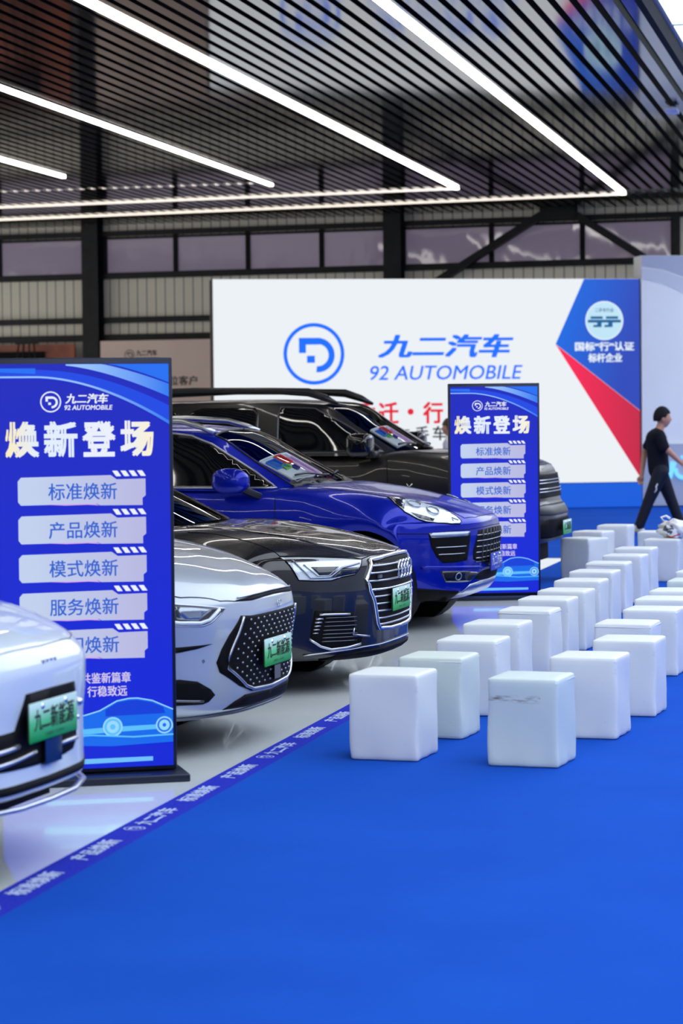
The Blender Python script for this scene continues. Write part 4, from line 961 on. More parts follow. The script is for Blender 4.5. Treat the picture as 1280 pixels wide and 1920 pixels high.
for sx, h_ in zip((1, -1), ins):
    def fx(a):
        if sx < 0: a.v = [(v[0], -v[1], v[2]) for v in a.v]; a.f = [f[::-1] for f in a.f]
    sub(h_, 'daytime_light', MAT['lens_grey'], lambda a: (B_.patch(a, [(-.354, -.792, .768), (-.22, -.68, .772), (-.09, -.510, .770), (-.11, -.54, .735), (-.22, -.68, .732), (-.335, -.777, .730)], CN, 0.009, 0.03, mirror=False), fx(a)), True)
    sub(h_, 'intake_slats', MAT['satin'], lambda a: (B_.line(a, [(-.31, -.755, .655), (-.2, -.65, .655), (-.12, -.55, .657)], CN, 0.004, 0.007, mirror=False), B_.line(a, [(-.29, -.74, .60), (-.2, -.65, .60), (-.13, -.56, .602)], CN, 0.004, 0.007, mirror=False), fx(a)), True)
gr = [(-.016, 0, .782), (-.03, -.2, .779), (-.046, -.406, .772), (-.06, -.44, .70), (-.070, -.462, .625), (-.075, -.460, .545), (-.05, -.38, .522), (-.036, -.282, .508), (-.03, 0, .505)]
full = sym(gr)
g = sub(R_, 'grille', MAT['matte_black'], lambda a: B_.patch(a, full, FR, 0.003, 0.04, mirror=False), True)
for z_ in (.735, .69, .645, .60, .555, .525):
    sub(g, 'slat', MAT['gunmetal'] if z_ < .54 else MAT['satin'], lambda a: B_.line(a, [(0, -.43, z_), (0, -.2, z_), (0, 0, z_), (0, .2, z_), (0, .43, z_)], FR, 0.0035, 0.007, 0.05, mirror=False), True)
for y_ in (-.33, -.22, -.11, 0, .11, .22, .33):
    sub(g, 'upright', MAT['black'], lambda a: B_.line(a, [(0, y_, .775), (0, y_, .515)], FR, 0.010, 0.004, 0.05, mirror=False), True)
lo = [(-.279, -.725, .470), (-.15, -.55, .462), (-.048, -.36, .440), (-.105, -.467, .374), (-.17, -.58, .375), (-.249, -.678, .379)]
ins = both(R_, 'fog_light', MAT['gloss_black'], lambda a: B_.patch(a, lo, CN, 0.004, 0.03, mirror=False))
for sx, h_ in zip((1, -1), ins):
    def fl(a):
        for c, r_ in (((-.17, -.60, .423), .028),):
            p, n_ = B_.hit(c, CN); e = Vector((0, 0, 1)).cross(n_).normalized(); f_ = n_.cross(e)
            a.tube([p + n_ * 0.008 + e * (r_ * math.cos(t)) + f_ * (r_ * math.sin(t)) for t in [2 * math.pi * j / 18 for j in range(18)]], 0.005, 6, 0, True)
        B_.line(a, [(-.24, -.69, .388), (-.17, -.58, .384), (-.11, -.48, .382)], CN, 0.003, 0.007, mirror=False)
        if sx < 0: a.v = [(v[0], -v[1], v[2]) for v in a.v]; a.f = [f[::-1] for f in a.f]
    sub(h_, 'lamp_ring', MAT['lens_grey'], fl, True)
mid = [(-.03, 0, .450), (-.05, -.25, .448), (-.064, -.36, .436), (-.089, -.42, .390), (-.06, -.29, .378), (-.04, 0, .372)]
sub(R_, 'lower_intake', MAT['matte_black'], lambda a: B_.patch(a, sym(mid), FR, 0.004, 0.04, mirror=False), True)
sk = [(-.03, 0, .365), (-.06, -.29, .368), (-.108, -.450, .350), (-.15, -.50, .300), (-.2, -.52, .270), (-.1, -.30, .262), (-.06, 0, .262)]
sub(R_, 'skid_plate', MAT['satin'], lambda a: B_.patch(a, sym(sk), FR, 0.006, 0.04, mirror=False), True)
both(R_, 'lower_cladding', MAT['matte_black'], lambda a: B_.patch(a, [(-.47, -.962, .352), (-.378, -.80, .335), (-.175, -.535, .300), (-.24, -.50, .238), (-.30, -.66, .236), (-.40, -.80, .236), (-.50, -.95, .236)], CN, 0.006, 0.03, mirror=False))
sub(R_, 'bumper_ridge', MAT['paint_blue'], lambda a: B_.line(a, sym([(-.40, -.82, .503), (-.26, -.714, .497), (-.10, -.53, .488), (-.05, -.30, .478), (-.03, 0, .475)])[:9], FR, 0.014, -0.004, 0.04, mirror=False), True)
sub(R_, 'panel_gap', MAT['matte_black'], lambda a: (B_.line(a, [(-.609, -.962, .776), (-.48, -.89, .765), (-.365, -.80, .762), (-.187, -.654, .780), (-.037, -.368, .792), (-.016, 0, .798)], FR, 0.003, 0.0, 0.03),), True)
both(R_, 'door_gap', MAT['matte_black'], lambda a: (B_.line(a, [(-1.553, -.9, 1.085), (-1.541, -.953, .812), (-1.54, -.95, .5), (-1.50, -.95, .3)], SD, 0.0035, 0.0, 0.04, mirror=False), B_.line(a, [(-2.62, -.9, 1.08), (-2.62, -.9, .3)], SD, 0.0035, 0.0, 0.05, mirror=False)))
sub(R_, 'hood_gap', MAT['matte_black'], lambda a: B_.line(a, [(-1.434, -.70, 1.148), (-1.036, -.77, 1.085), (-.706, -.70, 1.045), (-.50, -.565, 1.01), (-.30, -.50, .95), (-.14, -.49, .862), (-.085, -.35, .845), (-.07, 0, .85)], TP, 0.003, 0.0, 0.04), True)
dlo = [(-1.572, -.81, 1.116), (-1.759, -.741, 1.240), (-1.958, -.708, 1.355), (-2.141, -.676, 1.461), (-2.322, -.643, 1.530), (-2.50, -.65, 1.552), (-2.9, -.65, 1.562), (-3.4, -.65, 1.53), (-3.8, -.65, 1.44), (-4.02, -.7, 1.32), (-4.0, -.75, 1.18), (-3.8, -.8, 1.14), (-2.8, -.85, 1.13), (-2.374, -.857, 1.122), (-1.918, -.84, 1.120)]
both(R_, 'side_window', MAT['sideglass'], lambda a: G_.patch(a, dlo, SD, 0.008, 0.04, mirror=False))
both(R_, 'window_trim', MAT['satin'], lambda a: G_.line(a, dlo, SD, 0.0095, 0.007, 0.04, mirror=False, closed=True))
both(R_, 'window_pillar', MAT['black'], lambda a: (G_.line(a, [(-1.80, -.78, 1.13), (-1.80, -.74, 1.25)], SD, 0.008, 0.004, 0.05, mirror=False, n=4), G_.line(a, [(-2.75, -.78, 1.13), (-2.80, -.66, 1.55)], SD, 0.03, -0.018, 0.05, mirror=False)))
def mirror_geo(a, c, sz, arm, blocky=False):
    n = 20; vs = []; k = 12
    for i in range(k + 1):
        th = math.pi * i / k
        for j in range(n):
            t = 2 * math.pi * j / n; e = 0.45 if blocky else 0.75
            sg = lambda v, q: math.copysign(abs(v) ** q, v)
            X = sg(math.cos(th), e); rr = abs(math.sin(th)) ** e; Yv = rr * sg(math.cos(t), e); Zv = rr * sg(math.sin(t), e)
            if not blocky: Zv *= (1.0 if Zv > 0 else 0.8); Zv *= 1 - 0.25 * X
            vs.append((c[0] + sz[0] * Yv * (1 if 1 else 1), c[1] + sz[1] * X, c[2] + sz[2] * Zv))
    fs = []
    for i in range(k):
        for j in range(n): fs.append((i * n + j, (i + 1) * n + j, (i + 1) * n + (j + 1) % n, i * n + (j + 1) % n))
    a.add(vs, fs)
ms = both(R_, 'wing_mirror', MAT['paint_blue'], lambda a: mirror_geo(a, (-1.875, -1.03, 1.172), (0.15, 0.11, 0.105), None))
for sx, h_ in zip((1, -1), ms):
    sub(h_, 'mirror_arm', MAT['black'], lambda a: (a.bar((-1.80, -sx * 1.0, 1.12), (-1.69, -sx * 0.88, 1.055), 0.07, 0.05), a.tube([(-2.015, -sx * 1.03, 1.13), (-1.875, -sx * 1.10, 1.118), (-1.735, -sx * 1.03, 1.13)], 0.014, 6)), bevel=0.01)
rl = [(-2.15, -.60, 1.555), (-2.25, -.595, 1.60), (-2.42, -.59, 1.648), (-2.8, -.585, 1.672), (-3.3, -.58, 1.665), (-3.8, -.57, 1.60), (-4.05, -.565, 1.52)]
both(R_, 'roof_rail', MAT['satin'], lambda a: a.tube(rl, 0.017, 8, flat=1.4))
sub(R_, 'wiper', MAT['black'], lambda a: A_.line(a, [(-1.50, -.60, 1.14), (-1.38, -.25, 1.165), (-1.36, -.1, 1.17)], TP, 0.009, 0.014, 0.05, mirror=False), True)
sub(R_, 'wiper', MAT['black'], lambda a: (A_.line(a, [(-1.36, .05, 1.17), (-1.42, .35, 1.165), (-1.48, .58, 1.14)], TP, 0.009, 0.014, 0.05, mirror=False)), True)
sub(R_, 'cowl', MAT['black'], lambda a: A_.patch(a, sym([(-1.27, 0, 1.17), (-1.36, -.4, 1.15), (-1.50, -.72, 1.12), (-1.44, -.73, 1.12), (-1.28, -.4, 1.15), (-1.21, 0, 1.15)]), (0, 0, -1), 0.005, 0.05, mirror=False), True)
sub(R_, 'windscreen_trim', MAT['black'], lambda a: G_.line(a, [(-1.45, -.725, 1.132), (-1.70, -.685, 1.265), (-1.95, -.64, 1.42), (-2.140, -.60, 1.535), (-2.115, -.35, 1.572), (-2.105, 0, 1.585)], (-0.5, 0.2, -1), 0.008, 0.002, 0.05), True)
def papers(R_, G_, base, k=1.0):
    """price sheets behind the windscreen: origin base=(x, y, z) of the lower near corner, running towards the centre"""
    d = (-1, 0, -0.8)
    def quad(u0, u1, v0, v1):
        f = lambda u, v: (base[0] - v * 0.30 * k, base[1] + u * k, base[2] + v * 0.19 * k)
        return [f(u0, v0), f(u1, v0), f(u1, v1), f(u0, v1)]
    pr = sub(R_, 'price_sheet', MAT['paper'], lambda a: G_.patch(a, quad(0.0, 0.50, 0.0, 0.95), d, -0.014, 0.06, mirror=False, skirt=-0.012)); pr['label'] = 'printed price sheets behind the windscreen'
    sub(pr, 'blue_print', MAT['paper_blue'], lambda a: G_.patch(a, quad(0.03, 0.17, 0.55, 0.85), d, -0.011, 0.06, mirror=False, skirt=-0.01))
    sub(pr, 'green_print', MAT['paper_green'], lambda a: G_.patch(a, quad(0.12, 0.20, 0.45, 0.60), d, -0.010, 0.06, mirror=False, skirt=-0.009))
    sub(pr, 'red_print', MAT['paper_red'], lambda a: G_.patch(a, quad(0.22, 0.34, 0.60, 0.93), d, -0.011, 0.06, mirror=False, skirt=-0.01))
    sub(pr, 'lilac_print', MAT['paper_lilac'], lambda a: G_.patch(a, quad(0.36, 0.49, 0.05, 0.80), d, -0.011, 0.06, mirror=False, skirt=-0.01))
    sub(pr, 'dark_print', mat('paper_indigo', rgb(60, 50, 130), 0.7), lambda a: G_.patch(a, quad(0.24, 0.29, 0.35, 0.50), d, -0.010, 0.06, mirror=False, skirt=-0.009))
papers(R_, G_, (-1.47, -.66, 1.145))
pl = plate(R_, 0.015, 0.512, '九二汽车', w=0.44, h=0.14, green=False)

# ---------------- silver sedan
R_, B_, G_, A_ = CARS['byd']
gr = [(0, 0, .692), (-.02, -.36, .692), (-.048, -.438, .698), (-.086, -.507, .609), (-.11, -.545, .54), (-.133, -.570, .475), (-.124, -.550, .425), (-.07, -.416, .346), (-.048, -.298, .308), (-.039, 0, .297)]
g = sub(R_, 'grille', MAT['matte_black'], lambda a: B_.patch(a, sym(gr), FR, 0.003, 0.04, mirror=False), True)
fl_ = [(-.043, -.424, .692), (-.062, -.458, .604), (-.095, -.505, .495), (-.094, -.498, .44), (-.053, -.36, .342), (-.045, -.28, .320), (-.035, -.1, .313), (-.035, 0, .311)]
sub(g, 'grille_frame', MAT['satin'], lambda a: B_.line(a, fl_ + [(p[0], -p[1], p[2]) for p in reversed(fl_[:-1])], FR, 0.0085, 0.006, 0.03, mirror=False), True)
def studs(a):
    rr = 0
    z_ = .672
    while z_ > .335:
        hwid = np.interp(z_, [.32, .44, .495, .604, .692], [.27, .485, .49, .445, .41]) - 0.03
        y_ = -0.68 + (0.04 if rr % 2 else 0.0)
        while y_ < .66:
            if abs(y_) < hwid and not (abs(y_) < .24 and .405 < z_ < .575) and not (abs(y_ - .02) < .05 and z_ < .42):
                p, n_ = B_.hit((0, y_, z_), FR); a.sphere(p + n_ * 0.003, (0.006, 0.0095, 0.0062), 8)
            y_ += 0.08
        z_ -= 0.0235; rr += 1
sub(g, 'grille_studs', MAT['stud'], studs, True)
sub(g, 'radar_panel', MAT['gloss_black'], lambda a: a.box((-0.022, 0.02, .375), (0.03, .10, .07)))
plate(R_, 0.012, 0.492, '九二新能源', w=0.44, h=0.14, y=-0.03)
sub(R_, 'hood_gap', MAT['matte_black'], lambda a: (B_.patch(a, sym([(0, 0, .797), (-.03, -.25, .790), (-.06, -.44, .775), (-.08, -.470, .768), (-.05, -.33, .764), (-.03, -.15, .770), (0, 0, .773)]), FR, 0.002, 0.03, mirror=False), B_.line(a, [(-.075, -.46, .770), (-.12, -.54, .782), (-.278, -.678, .803), (-.50, -.79, .86), (-.9, -.80, .96), (-1.2, -.78, 1.0)], TP, 0.0035, 0, 0.04)), True)
sub(R_, 'nose_trim', MAT['satin'], lambda a: B_.line(a, sym([(-.06, -.43, .783), (-.04, -.28, .789), (-.02, 0, .793)])[:5], FR, 0.004, 0.005, 0.03, mirror=False), True)
hl = [(-.100, -.530, .739), (-.130, -.575, .747), (-.20, -.65, .760), (-.272, -.709, .769), (-.42, -.82, .80), (-.55, -.88, .815), (-.52, -.89, .76), (-.40, -.83, .695), (-.268, -.724, .668), (-.176, -.643, .662), (-.146, -.610, .675)]
hs = both(R_, 'headlight', MAT['lens_dark'], lambda a: B_.patch(a, hl, CN, 0.005, 0.03, mirror=False))
for sx, h_ in zip((1, -1), hs):
    def fx(a):
        if sx < 0: a.v = [(v[0], -v[1], v[2]) for v in a.v]; a.f = [f[::-1] for f in a.f]
    sub(h_, 'light_guide', MAT['lens'], lambda a: (B_.line(a, [(-.12, -.565, .737), (-.155, -.615, .690), (-.19, -.65, .677), (-.27, -.72, .682), (-.42, -.83, .705)], CN, 0.010, 0.007, mirror=False), fx(a)), True)
    sub(h_, 'reflector', MAT['lens_grey'], lambda a: (B_.patch(a, [(-.15, -.595, .738), (-.22, -.665, .752), (-.30, -.73, .76), (-.28, -.73, .70), (-.20, -.66, .69)], CN, 0.008, 0.03, mirror=False), fx(a)), True)
    sub(h_, 'lamp_gasket', MAT['satin'], lambda a: (B_.line(a, hl, CN, 0.0045, 0.002, mirror=False, closed=True), fx(a)), True)
fg = [(-.145, -.565, .316), (-.158, -.591, .347), (-.205, -.651, .390), (-.275, -.716, .405), (-.38, -.79, .40), (-.46, -.86, .35), (-.47, -.87, .29), (-.38, -.80, .272), (-.282, -.702, .276), (-.192, -.615, .274), (-.168, -.592, .284)]
ins = both(R_, 'air_vent', MAT['matte_black'], lambda a: B_.patch(a, fg, CN, 0.003, 0.03, mirror=False))
for sx, h_ in zip((1, -1), ins):
    def fx(a):
        if sx < 0: a.v = [(v[0], -v[1], v[2]) for v in a.v]; a.f = [f[::-1] for f in a.f]
    sub(h_, 'vent_blade', MAT['gunmetal'], lambda a: (B_.line(a, [(-.40, -.82, .312), (-.28, -.705, .300), (-.19, -.615, .290)], CN, 0.007, 0.006, mirror=False), fx(a)), True)
both(R_, 'bumper_cut', MAT['matte_black'], lambda a: B_.patch(a, [(-.144, -.596, .570), (-.271, -.72, .563), (-.40, -.82, .562), (-.50, -.88, .555), (-.50, -.88, .52), (-.40, -.82, .525), (-.272, -.72, .536), (-.201, -.657, .550)], CN, 0.002, 0.03, mirror=False))  # dark patch drawn along the bumper crease
sub(R_, 'lower_intake', MAT['matte_black'], lambda a: B_.patch(a, sym([(-.04, 0, .286), (-.045, -.28, .296), (-.06, -.36, .297), (-.09, -.44, .270), (-.12, -.50, .235), (-.07, -.26, .232), (-.06, 0, .236)]), FR, 0.003, 0.03, mirror=False), True)
lp = [(-.35, -.74, .205), (-.22, -.64, .205), (-.13, -.49, .212), (-.07, -.28, .220), (-.055, 0, .222)]
sub(R_, 'splitter', MAT['gunmetal'], lambda a: B_.line(a, lp + [(p[0], -p[1], p[2]) for p in reversed(lp[:-1])], FR, 0.012, 0.006, 0.04, mirror=False, flat=0.8), True)
both(R_, 'parking_sensor', MAT['gunmetal'], lambda a: B_.line(a, [(-.18, -.631, .497), (-.185, -.635, .493), (-.18, -.631, .479), (-.175, -.627, .484)], CN, 0.0018, 0.003, 0.01, mirror=False, closed=True))
sub(R_, 'nose_badge', MAT['chrome'], lambda a: text_into(a, 'BYD', 0.06, .728, Matrix(((0, -1, 0, 0.004), (1, 0, 0, 0), (0, 0, 1, 0), (0, 0, 0, 1))), w=0.09, h=0.022, y=-0.004, bold=0.01)) if 0 else None
sub(R_, 'nose_badge', MAT['satin'], lambda a: [a.tube([Vector((0.005, .02 + .03 * s_ + .018 * math.cos(t), .728 + .016 * math.sin(t))) for t in [2 * math.pi * j / 14 for j in range(14)]], 0.0022, 5, 0, True) for s_ in (-.5, .5)], True)
both(R_, 'side_window', MAT['sideglass'], lambda a: G_.patch(a, [(-1.68, -.8, 1.06), (-1.95, -.7, 1.28), (-2.2, -.65, 1.39), (-2.8, -.65, 1.445), (-3.5, -.65, 1.38), (-3.95, -.65, 1.20), (-3.9, -.75, 1.06)], SD, 0.004, 0.08, mirror=False))

# ---------------- white car
R_, B_, G_, A_ = CARS['white']
mo = [(-.014, 0, .705), (-.014, -.222, .702), (-.02, -.247, .652), (-.03, -.275, .585), (-.046, -.374, .572), (-.075, -.455, .560), (-.085, -.470, .50), (-.06, -.430, .450), (-.047, -.376, .441), (-.025, -.15, .435), (-.024, 0, .434)]
mo2 = [(-.014, 0, .705), (-.014, -.222, .702), (-.02, -.247, .652), (-.03, -.285, .578), (-.06, -.42, .572), (-.11, -.53, .560), (-.12, -.55, .50), (-.09, -.49, .450), (-.047, -.376, .441), (-.025, -.15, .435), (-.024, 0, .434)]
rt_ = [(-.014, .222, .702), (-.02, .245, .652), (-.03, .268, .585), (-.035, .278, .53), (-.034, .272, .48), (-.03, .235, .448), (-.025, .15, .440)]
op = mo2[:-1][::-1] + [(-.014, 0, .705)]
full = [(-.024, 0, .434)] + [p for p in mo2[::-1][1:]] + rt_
ga = sub(R_, 'front_opening', MAT['matte_black'], lambda a: B_.patch(a, full, FR, 0.003, 0.04, mirror=False), True)
sub(ga, 'intake_bar', MAT['satin'], lambda a: B_.line(a, [(-.1, -.52, .505), (-.05, -.39, .512), (-.03, -.27, .522)], FR, 0.012, 0.008, 0.04, mirror=False, flat=0.8), True)
sub(ga, 'intake_bar', MAT['satin'], lambda a: B_.line(a, [(-.1, -.50, .462), (-.05, -.38, .466), (-.02, -.14, .486)], FR, 0.012, 0.008, 0.04, mirror=False, flat=0.8), True)
sub(ga, 'intake_bar', MAT['satin'], lambda a: B_.line(a, [(-.02, .10, .487), (-.03, .265, .487)], FR, 0.011, 0.008, 0.04, mirror=False, flat=0.8), True)
sub(ga, 'radar_panel', MAT['gloss_black'], lambda a: a.box((-0.018, 0.0, .475), (0.03, .15, .09)))
plate(R_, 0.010, 0.598, '九二新能源', y=-0.03, w=0.43, h=0.142)
sub(R_, 'hood_gap', MAT['matte_black'], lambda a: B_.line(a, [(-1.2, -.80, 1.0), (-.9, -.81, .965), (-.55, -.79, .905), (-.30, -.66, .868), (-.12, -.46, .856), (-.067, -.318, .853), (-.05, 0, .857)], TP, 0.0022, 0.0, 0.04), True)
sub(R_, 'front_sensor', MAT['chrome'], lambda a: (a.sphere((-.025, .292, .617), 0.016, 12), a.sphere((-.028, .285, .560), 0.009, 10)), True)
sub(R_, 'nose_badge', MAT['satin'], lambda a: [a.box((-0.018 + k * 0.0, -.06 + .035 * k, .800), (0.012, .022, .018)) for k in range(4)])
sub(R_, 'lower_skirt', MAT['matte_black'], lambda a: B_.patch(a, sym([(-.02, 0, .384), (-.05, -.38, .386), (-.14, -.58, .392), (-.30, -.74, .395), (-.30, -.74, .312), (-.14, -.58, .312), (-.05, -.38, .311), (-.02, 0, .311)]), FR, 0.004, 0.03, mirror=False), True)
sp_ = [(-.62, -.88, .335), (-.44, -.83, .318), (-.22, -.68, .304), (-.09, -.48, .298), (-.03, -.25, .295), (-.02, 0, .294)]
sub(R_, 'splitter', MAT['satin'], lambda a: a.tube(sp_ + [(p[0], -p[1], p[2]) for p in reversed(sp_[:-1])], 0.013, 8, flat=0.8), True)
hl = [(-.20, -.62, .80), (-.35, -.74, .83), (-.55, -.86, .85), (-.52, -.87, .79), (-.34, -.76, .76), (-.22, -.66, .755)]
both(R_, 'headlight', MAT['lens_dark'], lambda a: B_.patch(a, hl, CN, 0.004, 0.03, mirror=False))
both(R_, 'side_window', MAT['sideglass'], lambda a: G_.patch(a, [(-1.68, -.8, 1.04), (-1.95, -.7, 1.26), (-2.2, -.65, 1.37), (-2.8, -.65, 1.425), (-3.5, -.65, 1.36), (-3.95, -.65, 1.18), (-3.9, -.75, 1.04)], SD, 0.004, 0.08, mirror=False))

# ---------------- tall dark SUV
R_, B_, G_, A_ = CARS['suv']
d1 = [(-1.62, -.85, 1.325), (-1.80, -.74, 1.46), (-2.06, -.777, 1.615), (-2.34, -.732, 1.755), (-2.68, -.747, 1.770), (-2.70, -.8, 1.70), (-2.68, -.898, 1.32)]
both(R_, 'side_window', MAT['sideglass'], lambda a: G_.patch(a, d1, SD, 0.008, 0.04, mirror=False))
both(R_, 'window_trim', MAT['gunmetal'], lambda a: G_.line(a, d1, SD, 0.007, 0.004, 0.05, mirror=False, closed=True))
d2 = [(-2.88, -.80, 1.325), (-2.90, -.781, 1.70), (-2.94, -.755, 1.765), (-3.5, -.75, 1.762), (-3.60, -.76, 1.73), (-3.78, -.82, 1.34)]
both(R_, 'side_window', MAT['sideglass'], lambda a: G_.patch(a, d2, SD, 0.008, 0.04, mirror=False))
d3 = [(-3.86, -.82, 1.36), (-3.72, -.76, 1.70), (-3.80, -.75, 1.74), (-4.5, -.72, 1.70), (-4.55, -.8, 1.36)]
both(R_, 'side_window', MAT['sideglass'], lambda a: G_.patch(a, d3, SD, 0.008, 0.04, mirror=False))
both(R_, 'door_gap', MAT['matte_black'], lambda a: (B_.line(a, [(-1.56, -.95, 1.26), (-1.54, -.98, .8), (-1.50, -.98, .4)], SD, 0.004, 0.0, 0.05, mirror=False), B_.line(a, [(-2.78, -.95, 1.26), (-2.78, -.98, .4)], SD, 0.004, 0.0, 0.05, mirror=False)))
rl = [(-2.12, -.68, 1.80), (-2.25, -.68, 1.86), (-2.42, -.68, 1.915), (-2.8, -.68, 1.935), (-3.6, -.68, 1.945), (-4.3, -.67, 1.925), (-4.6, -.66, 1.84)]
both(R_, 'roof_rail', MAT['black'], lambda a: a.tube(rl, [0.012, 0.03, 0.035, 0.026, 0.026, 0.03, 0.012], 8, flat=1.2))
ms = both(R_, 'wing_mirror', MAT['gloss_black'], lambda a: mirror_geo(a, (-1.785, -1.10, 1.395), (0.125, 0.12, 0.115), None, True))
for sx, h_ in zip((1, -1), ms): sub(h_, 'mirror_arm', MAT['black'], lambda a: a.box((-1.70, -sx * 0.96, 1.30), (0.10, 0.18, 0.06)), bevel=0.01)
papers(R_, G_, (-1.57, -.64, 1.335), 0.95)
sub(R_, 'wiper', MAT['black'], lambda a: A_.line(a, [(-1.55, -.60, 1.33), (-1.47, -.2, 1.35)], TP, 0.010, 0.014, 0.05, mirror=False), True)
sub(R_, 'wiper', MAT['black'], lambda a: (A_.line(a, [(-1.46, .1, 1.35), (-1.5, .55, 1.34)], TP, 0.010, 0.014, 0.05, mirror=False)), True)
g = sub(R_, 'grille', MAT['matte_black'], lambda a: B_.patch(a, sym([(-.14, 0, 1.085), (-.16, -.55, 1.085), (-.30, -.88, 1.085), (-.28, -.88, .86), (-.14, -.55, .86), (-.12, 0, .86)]), FR, 0.016, 0.02, mirror=False), True)
for z_ in (1.03, 1.00, .945, .915):
    sub(g, 'slat', MAT['chrome'], lambda a: B_.line(a, [(0, -.84, z_), (0, -.4, z_), (0, 0, z_), (0, .4, z_), (0, .84, z_)], FR, 0.006, 0.020, 0.03, mirror=False), True)
hs = both(R_, 'headlight', MAT['lens_dark'], lambda a: B_.patch(a, [(-.2, -.68, 1.05), (-.30, -.86, 1.05), (-.40, -.93, 1.04), (-.40, -.93, .92), (-.30, -.86, .90), (-.2, -.68, .90)], CN, 0.02, 0.04, mirror=False))
sub(R_, 'bumper_insert', MAT['black'], lambda a: B_.patch(a, sym([(-.02, 0, .80), (-.05, -.5, .80), (-.12, -.70, .78), (-.12, -.70, .70), (-.05, -.5, .69), (-.02, 0, .69)]), FR, 0.005, 0.05, mirror=False), True)
sub(R_, 'lower_intake', MAT['matte_black'], lambda a: B_.patch(a, sym([(-.02, 0, .66), (-.05, -.5, .66), (-.15, -.75, .62), (-.15, -.75, .48), (-.05, -.5, .47), (-.02, 0, .47)]), FR, 0.005, 0.05, mirror=False), True)
plate(R_, 0.03, 0.565, '九二新能源', w=0.44, h=0.14)
sub(R_, 'hood_gap', MAT['matte_black'], lambda a: B_.line(a, [(-1.45, -.80, 1.33), (-1.0, -.85, 1.30), (-.5, -.86, 1.245), (-.24, -.80, 1.175), (-.22, -.4, 1.178), (-.21, 0, 1.18)], TP, 0.0035, 0.0, 0.05), True)
both(R_, 'arch_cladding', MAT['black'], lambda a: B_.line(a, [(-.95 + .475 * math.cos(t), -.98, .39 + .475 * math.sin(t)) for t in [math.radians(v) for v in range(-10, 195, 12)]], SD, 0.028, 0.0, 0.05, mirror=False))
both(R_, 'fender_badge', MAT['chrome'], lambda a: B_.line(a, [(-1.36, -.97, 1.02), (-1.33, -.97, .99), (-1.30, -.97, 1.02)], SD, 0.006, 0.004, 0.05, mirror=False))

# ================================================================== CUBE STOOLS
def leather(name, col, col2, stain=False):
    m = mat(name, col, 0.42, 0, 0.0, 0.4); N, L, B = nodes_of(m); v = objco(N, L)
    n1 = noise(N, L, v, 5.0, 3); n2 = noise(N, L, v, 26.0, 4)
    c = mixc(N, L, n1.outputs[0], col, col2)
    sp = N.new('ShaderNodeSeparateXYZ'); L.new(v, sp.inputs[0])
    # fine stitched seam on one side
    if stain:
        vm = N.new('ShaderNodeMapping'); L.new(v, vm.inputs[0]); vm.inputs['Scale'].default_value = (12, 12, 60); n3 = noise(N, L, vm.outputs[0], 1.6, 4)
        zz = mth(N, L, 'SUBTRACT', 1.0, mth(N, L, 'MULTIPLY', mth(N, L, 'ABSOLUTE', mth(N, L, 'SUBTRACT', sp.outputs[2], 0.322)), 45.0), clamp=True)
        ff = mth(N, L, 'LESS_THAN', sp.outputs[1], -0.15); xx = mth(N, L, 'LESS_THAN', sp.outputs[0], 0.09)
        s_ = mth(N, L, 'MULTIPLY', mth(N, L, 'MULTIPLY', zz, ff), xx); s_ = mth(N, L, 'MULTIPLY', s_, mth(N, L, 'MULTIPLY', mth(N, L, 'SUBTRACT', n3.outputs[0], 0.42, True), 5.0, True), True)
        c = mixc(N, L, s_, c, rgb(120, 105, 88))
    else:
        r = N.new('ShaderNodeMapRange'); L.new(n2.outputs[0], r.inputs[0]); r.inputs[1].default_value = 0.66; r.inputs[2].default_value = 0.85
        c = mixc(N, L, mth(N, L, 'MULTIPLY', r.outputs[0], 0.3), c, rgb(150, 150, 145))
    L.new(c, B.inputs['Base Color']); bump(N, L, B, n2.outputs[0], 0.12, 0.004); return m
ML = [leather('white_leatherette', rgb(222, 230, 230), rgb(232, 237, 237)), leather('greenish_leatherette', rgb(206, 222, 214), rgb(216, 228, 222)), leather('stained_leatherette', rgb(204, 222, 218), rgb(214, 228, 226), True)]
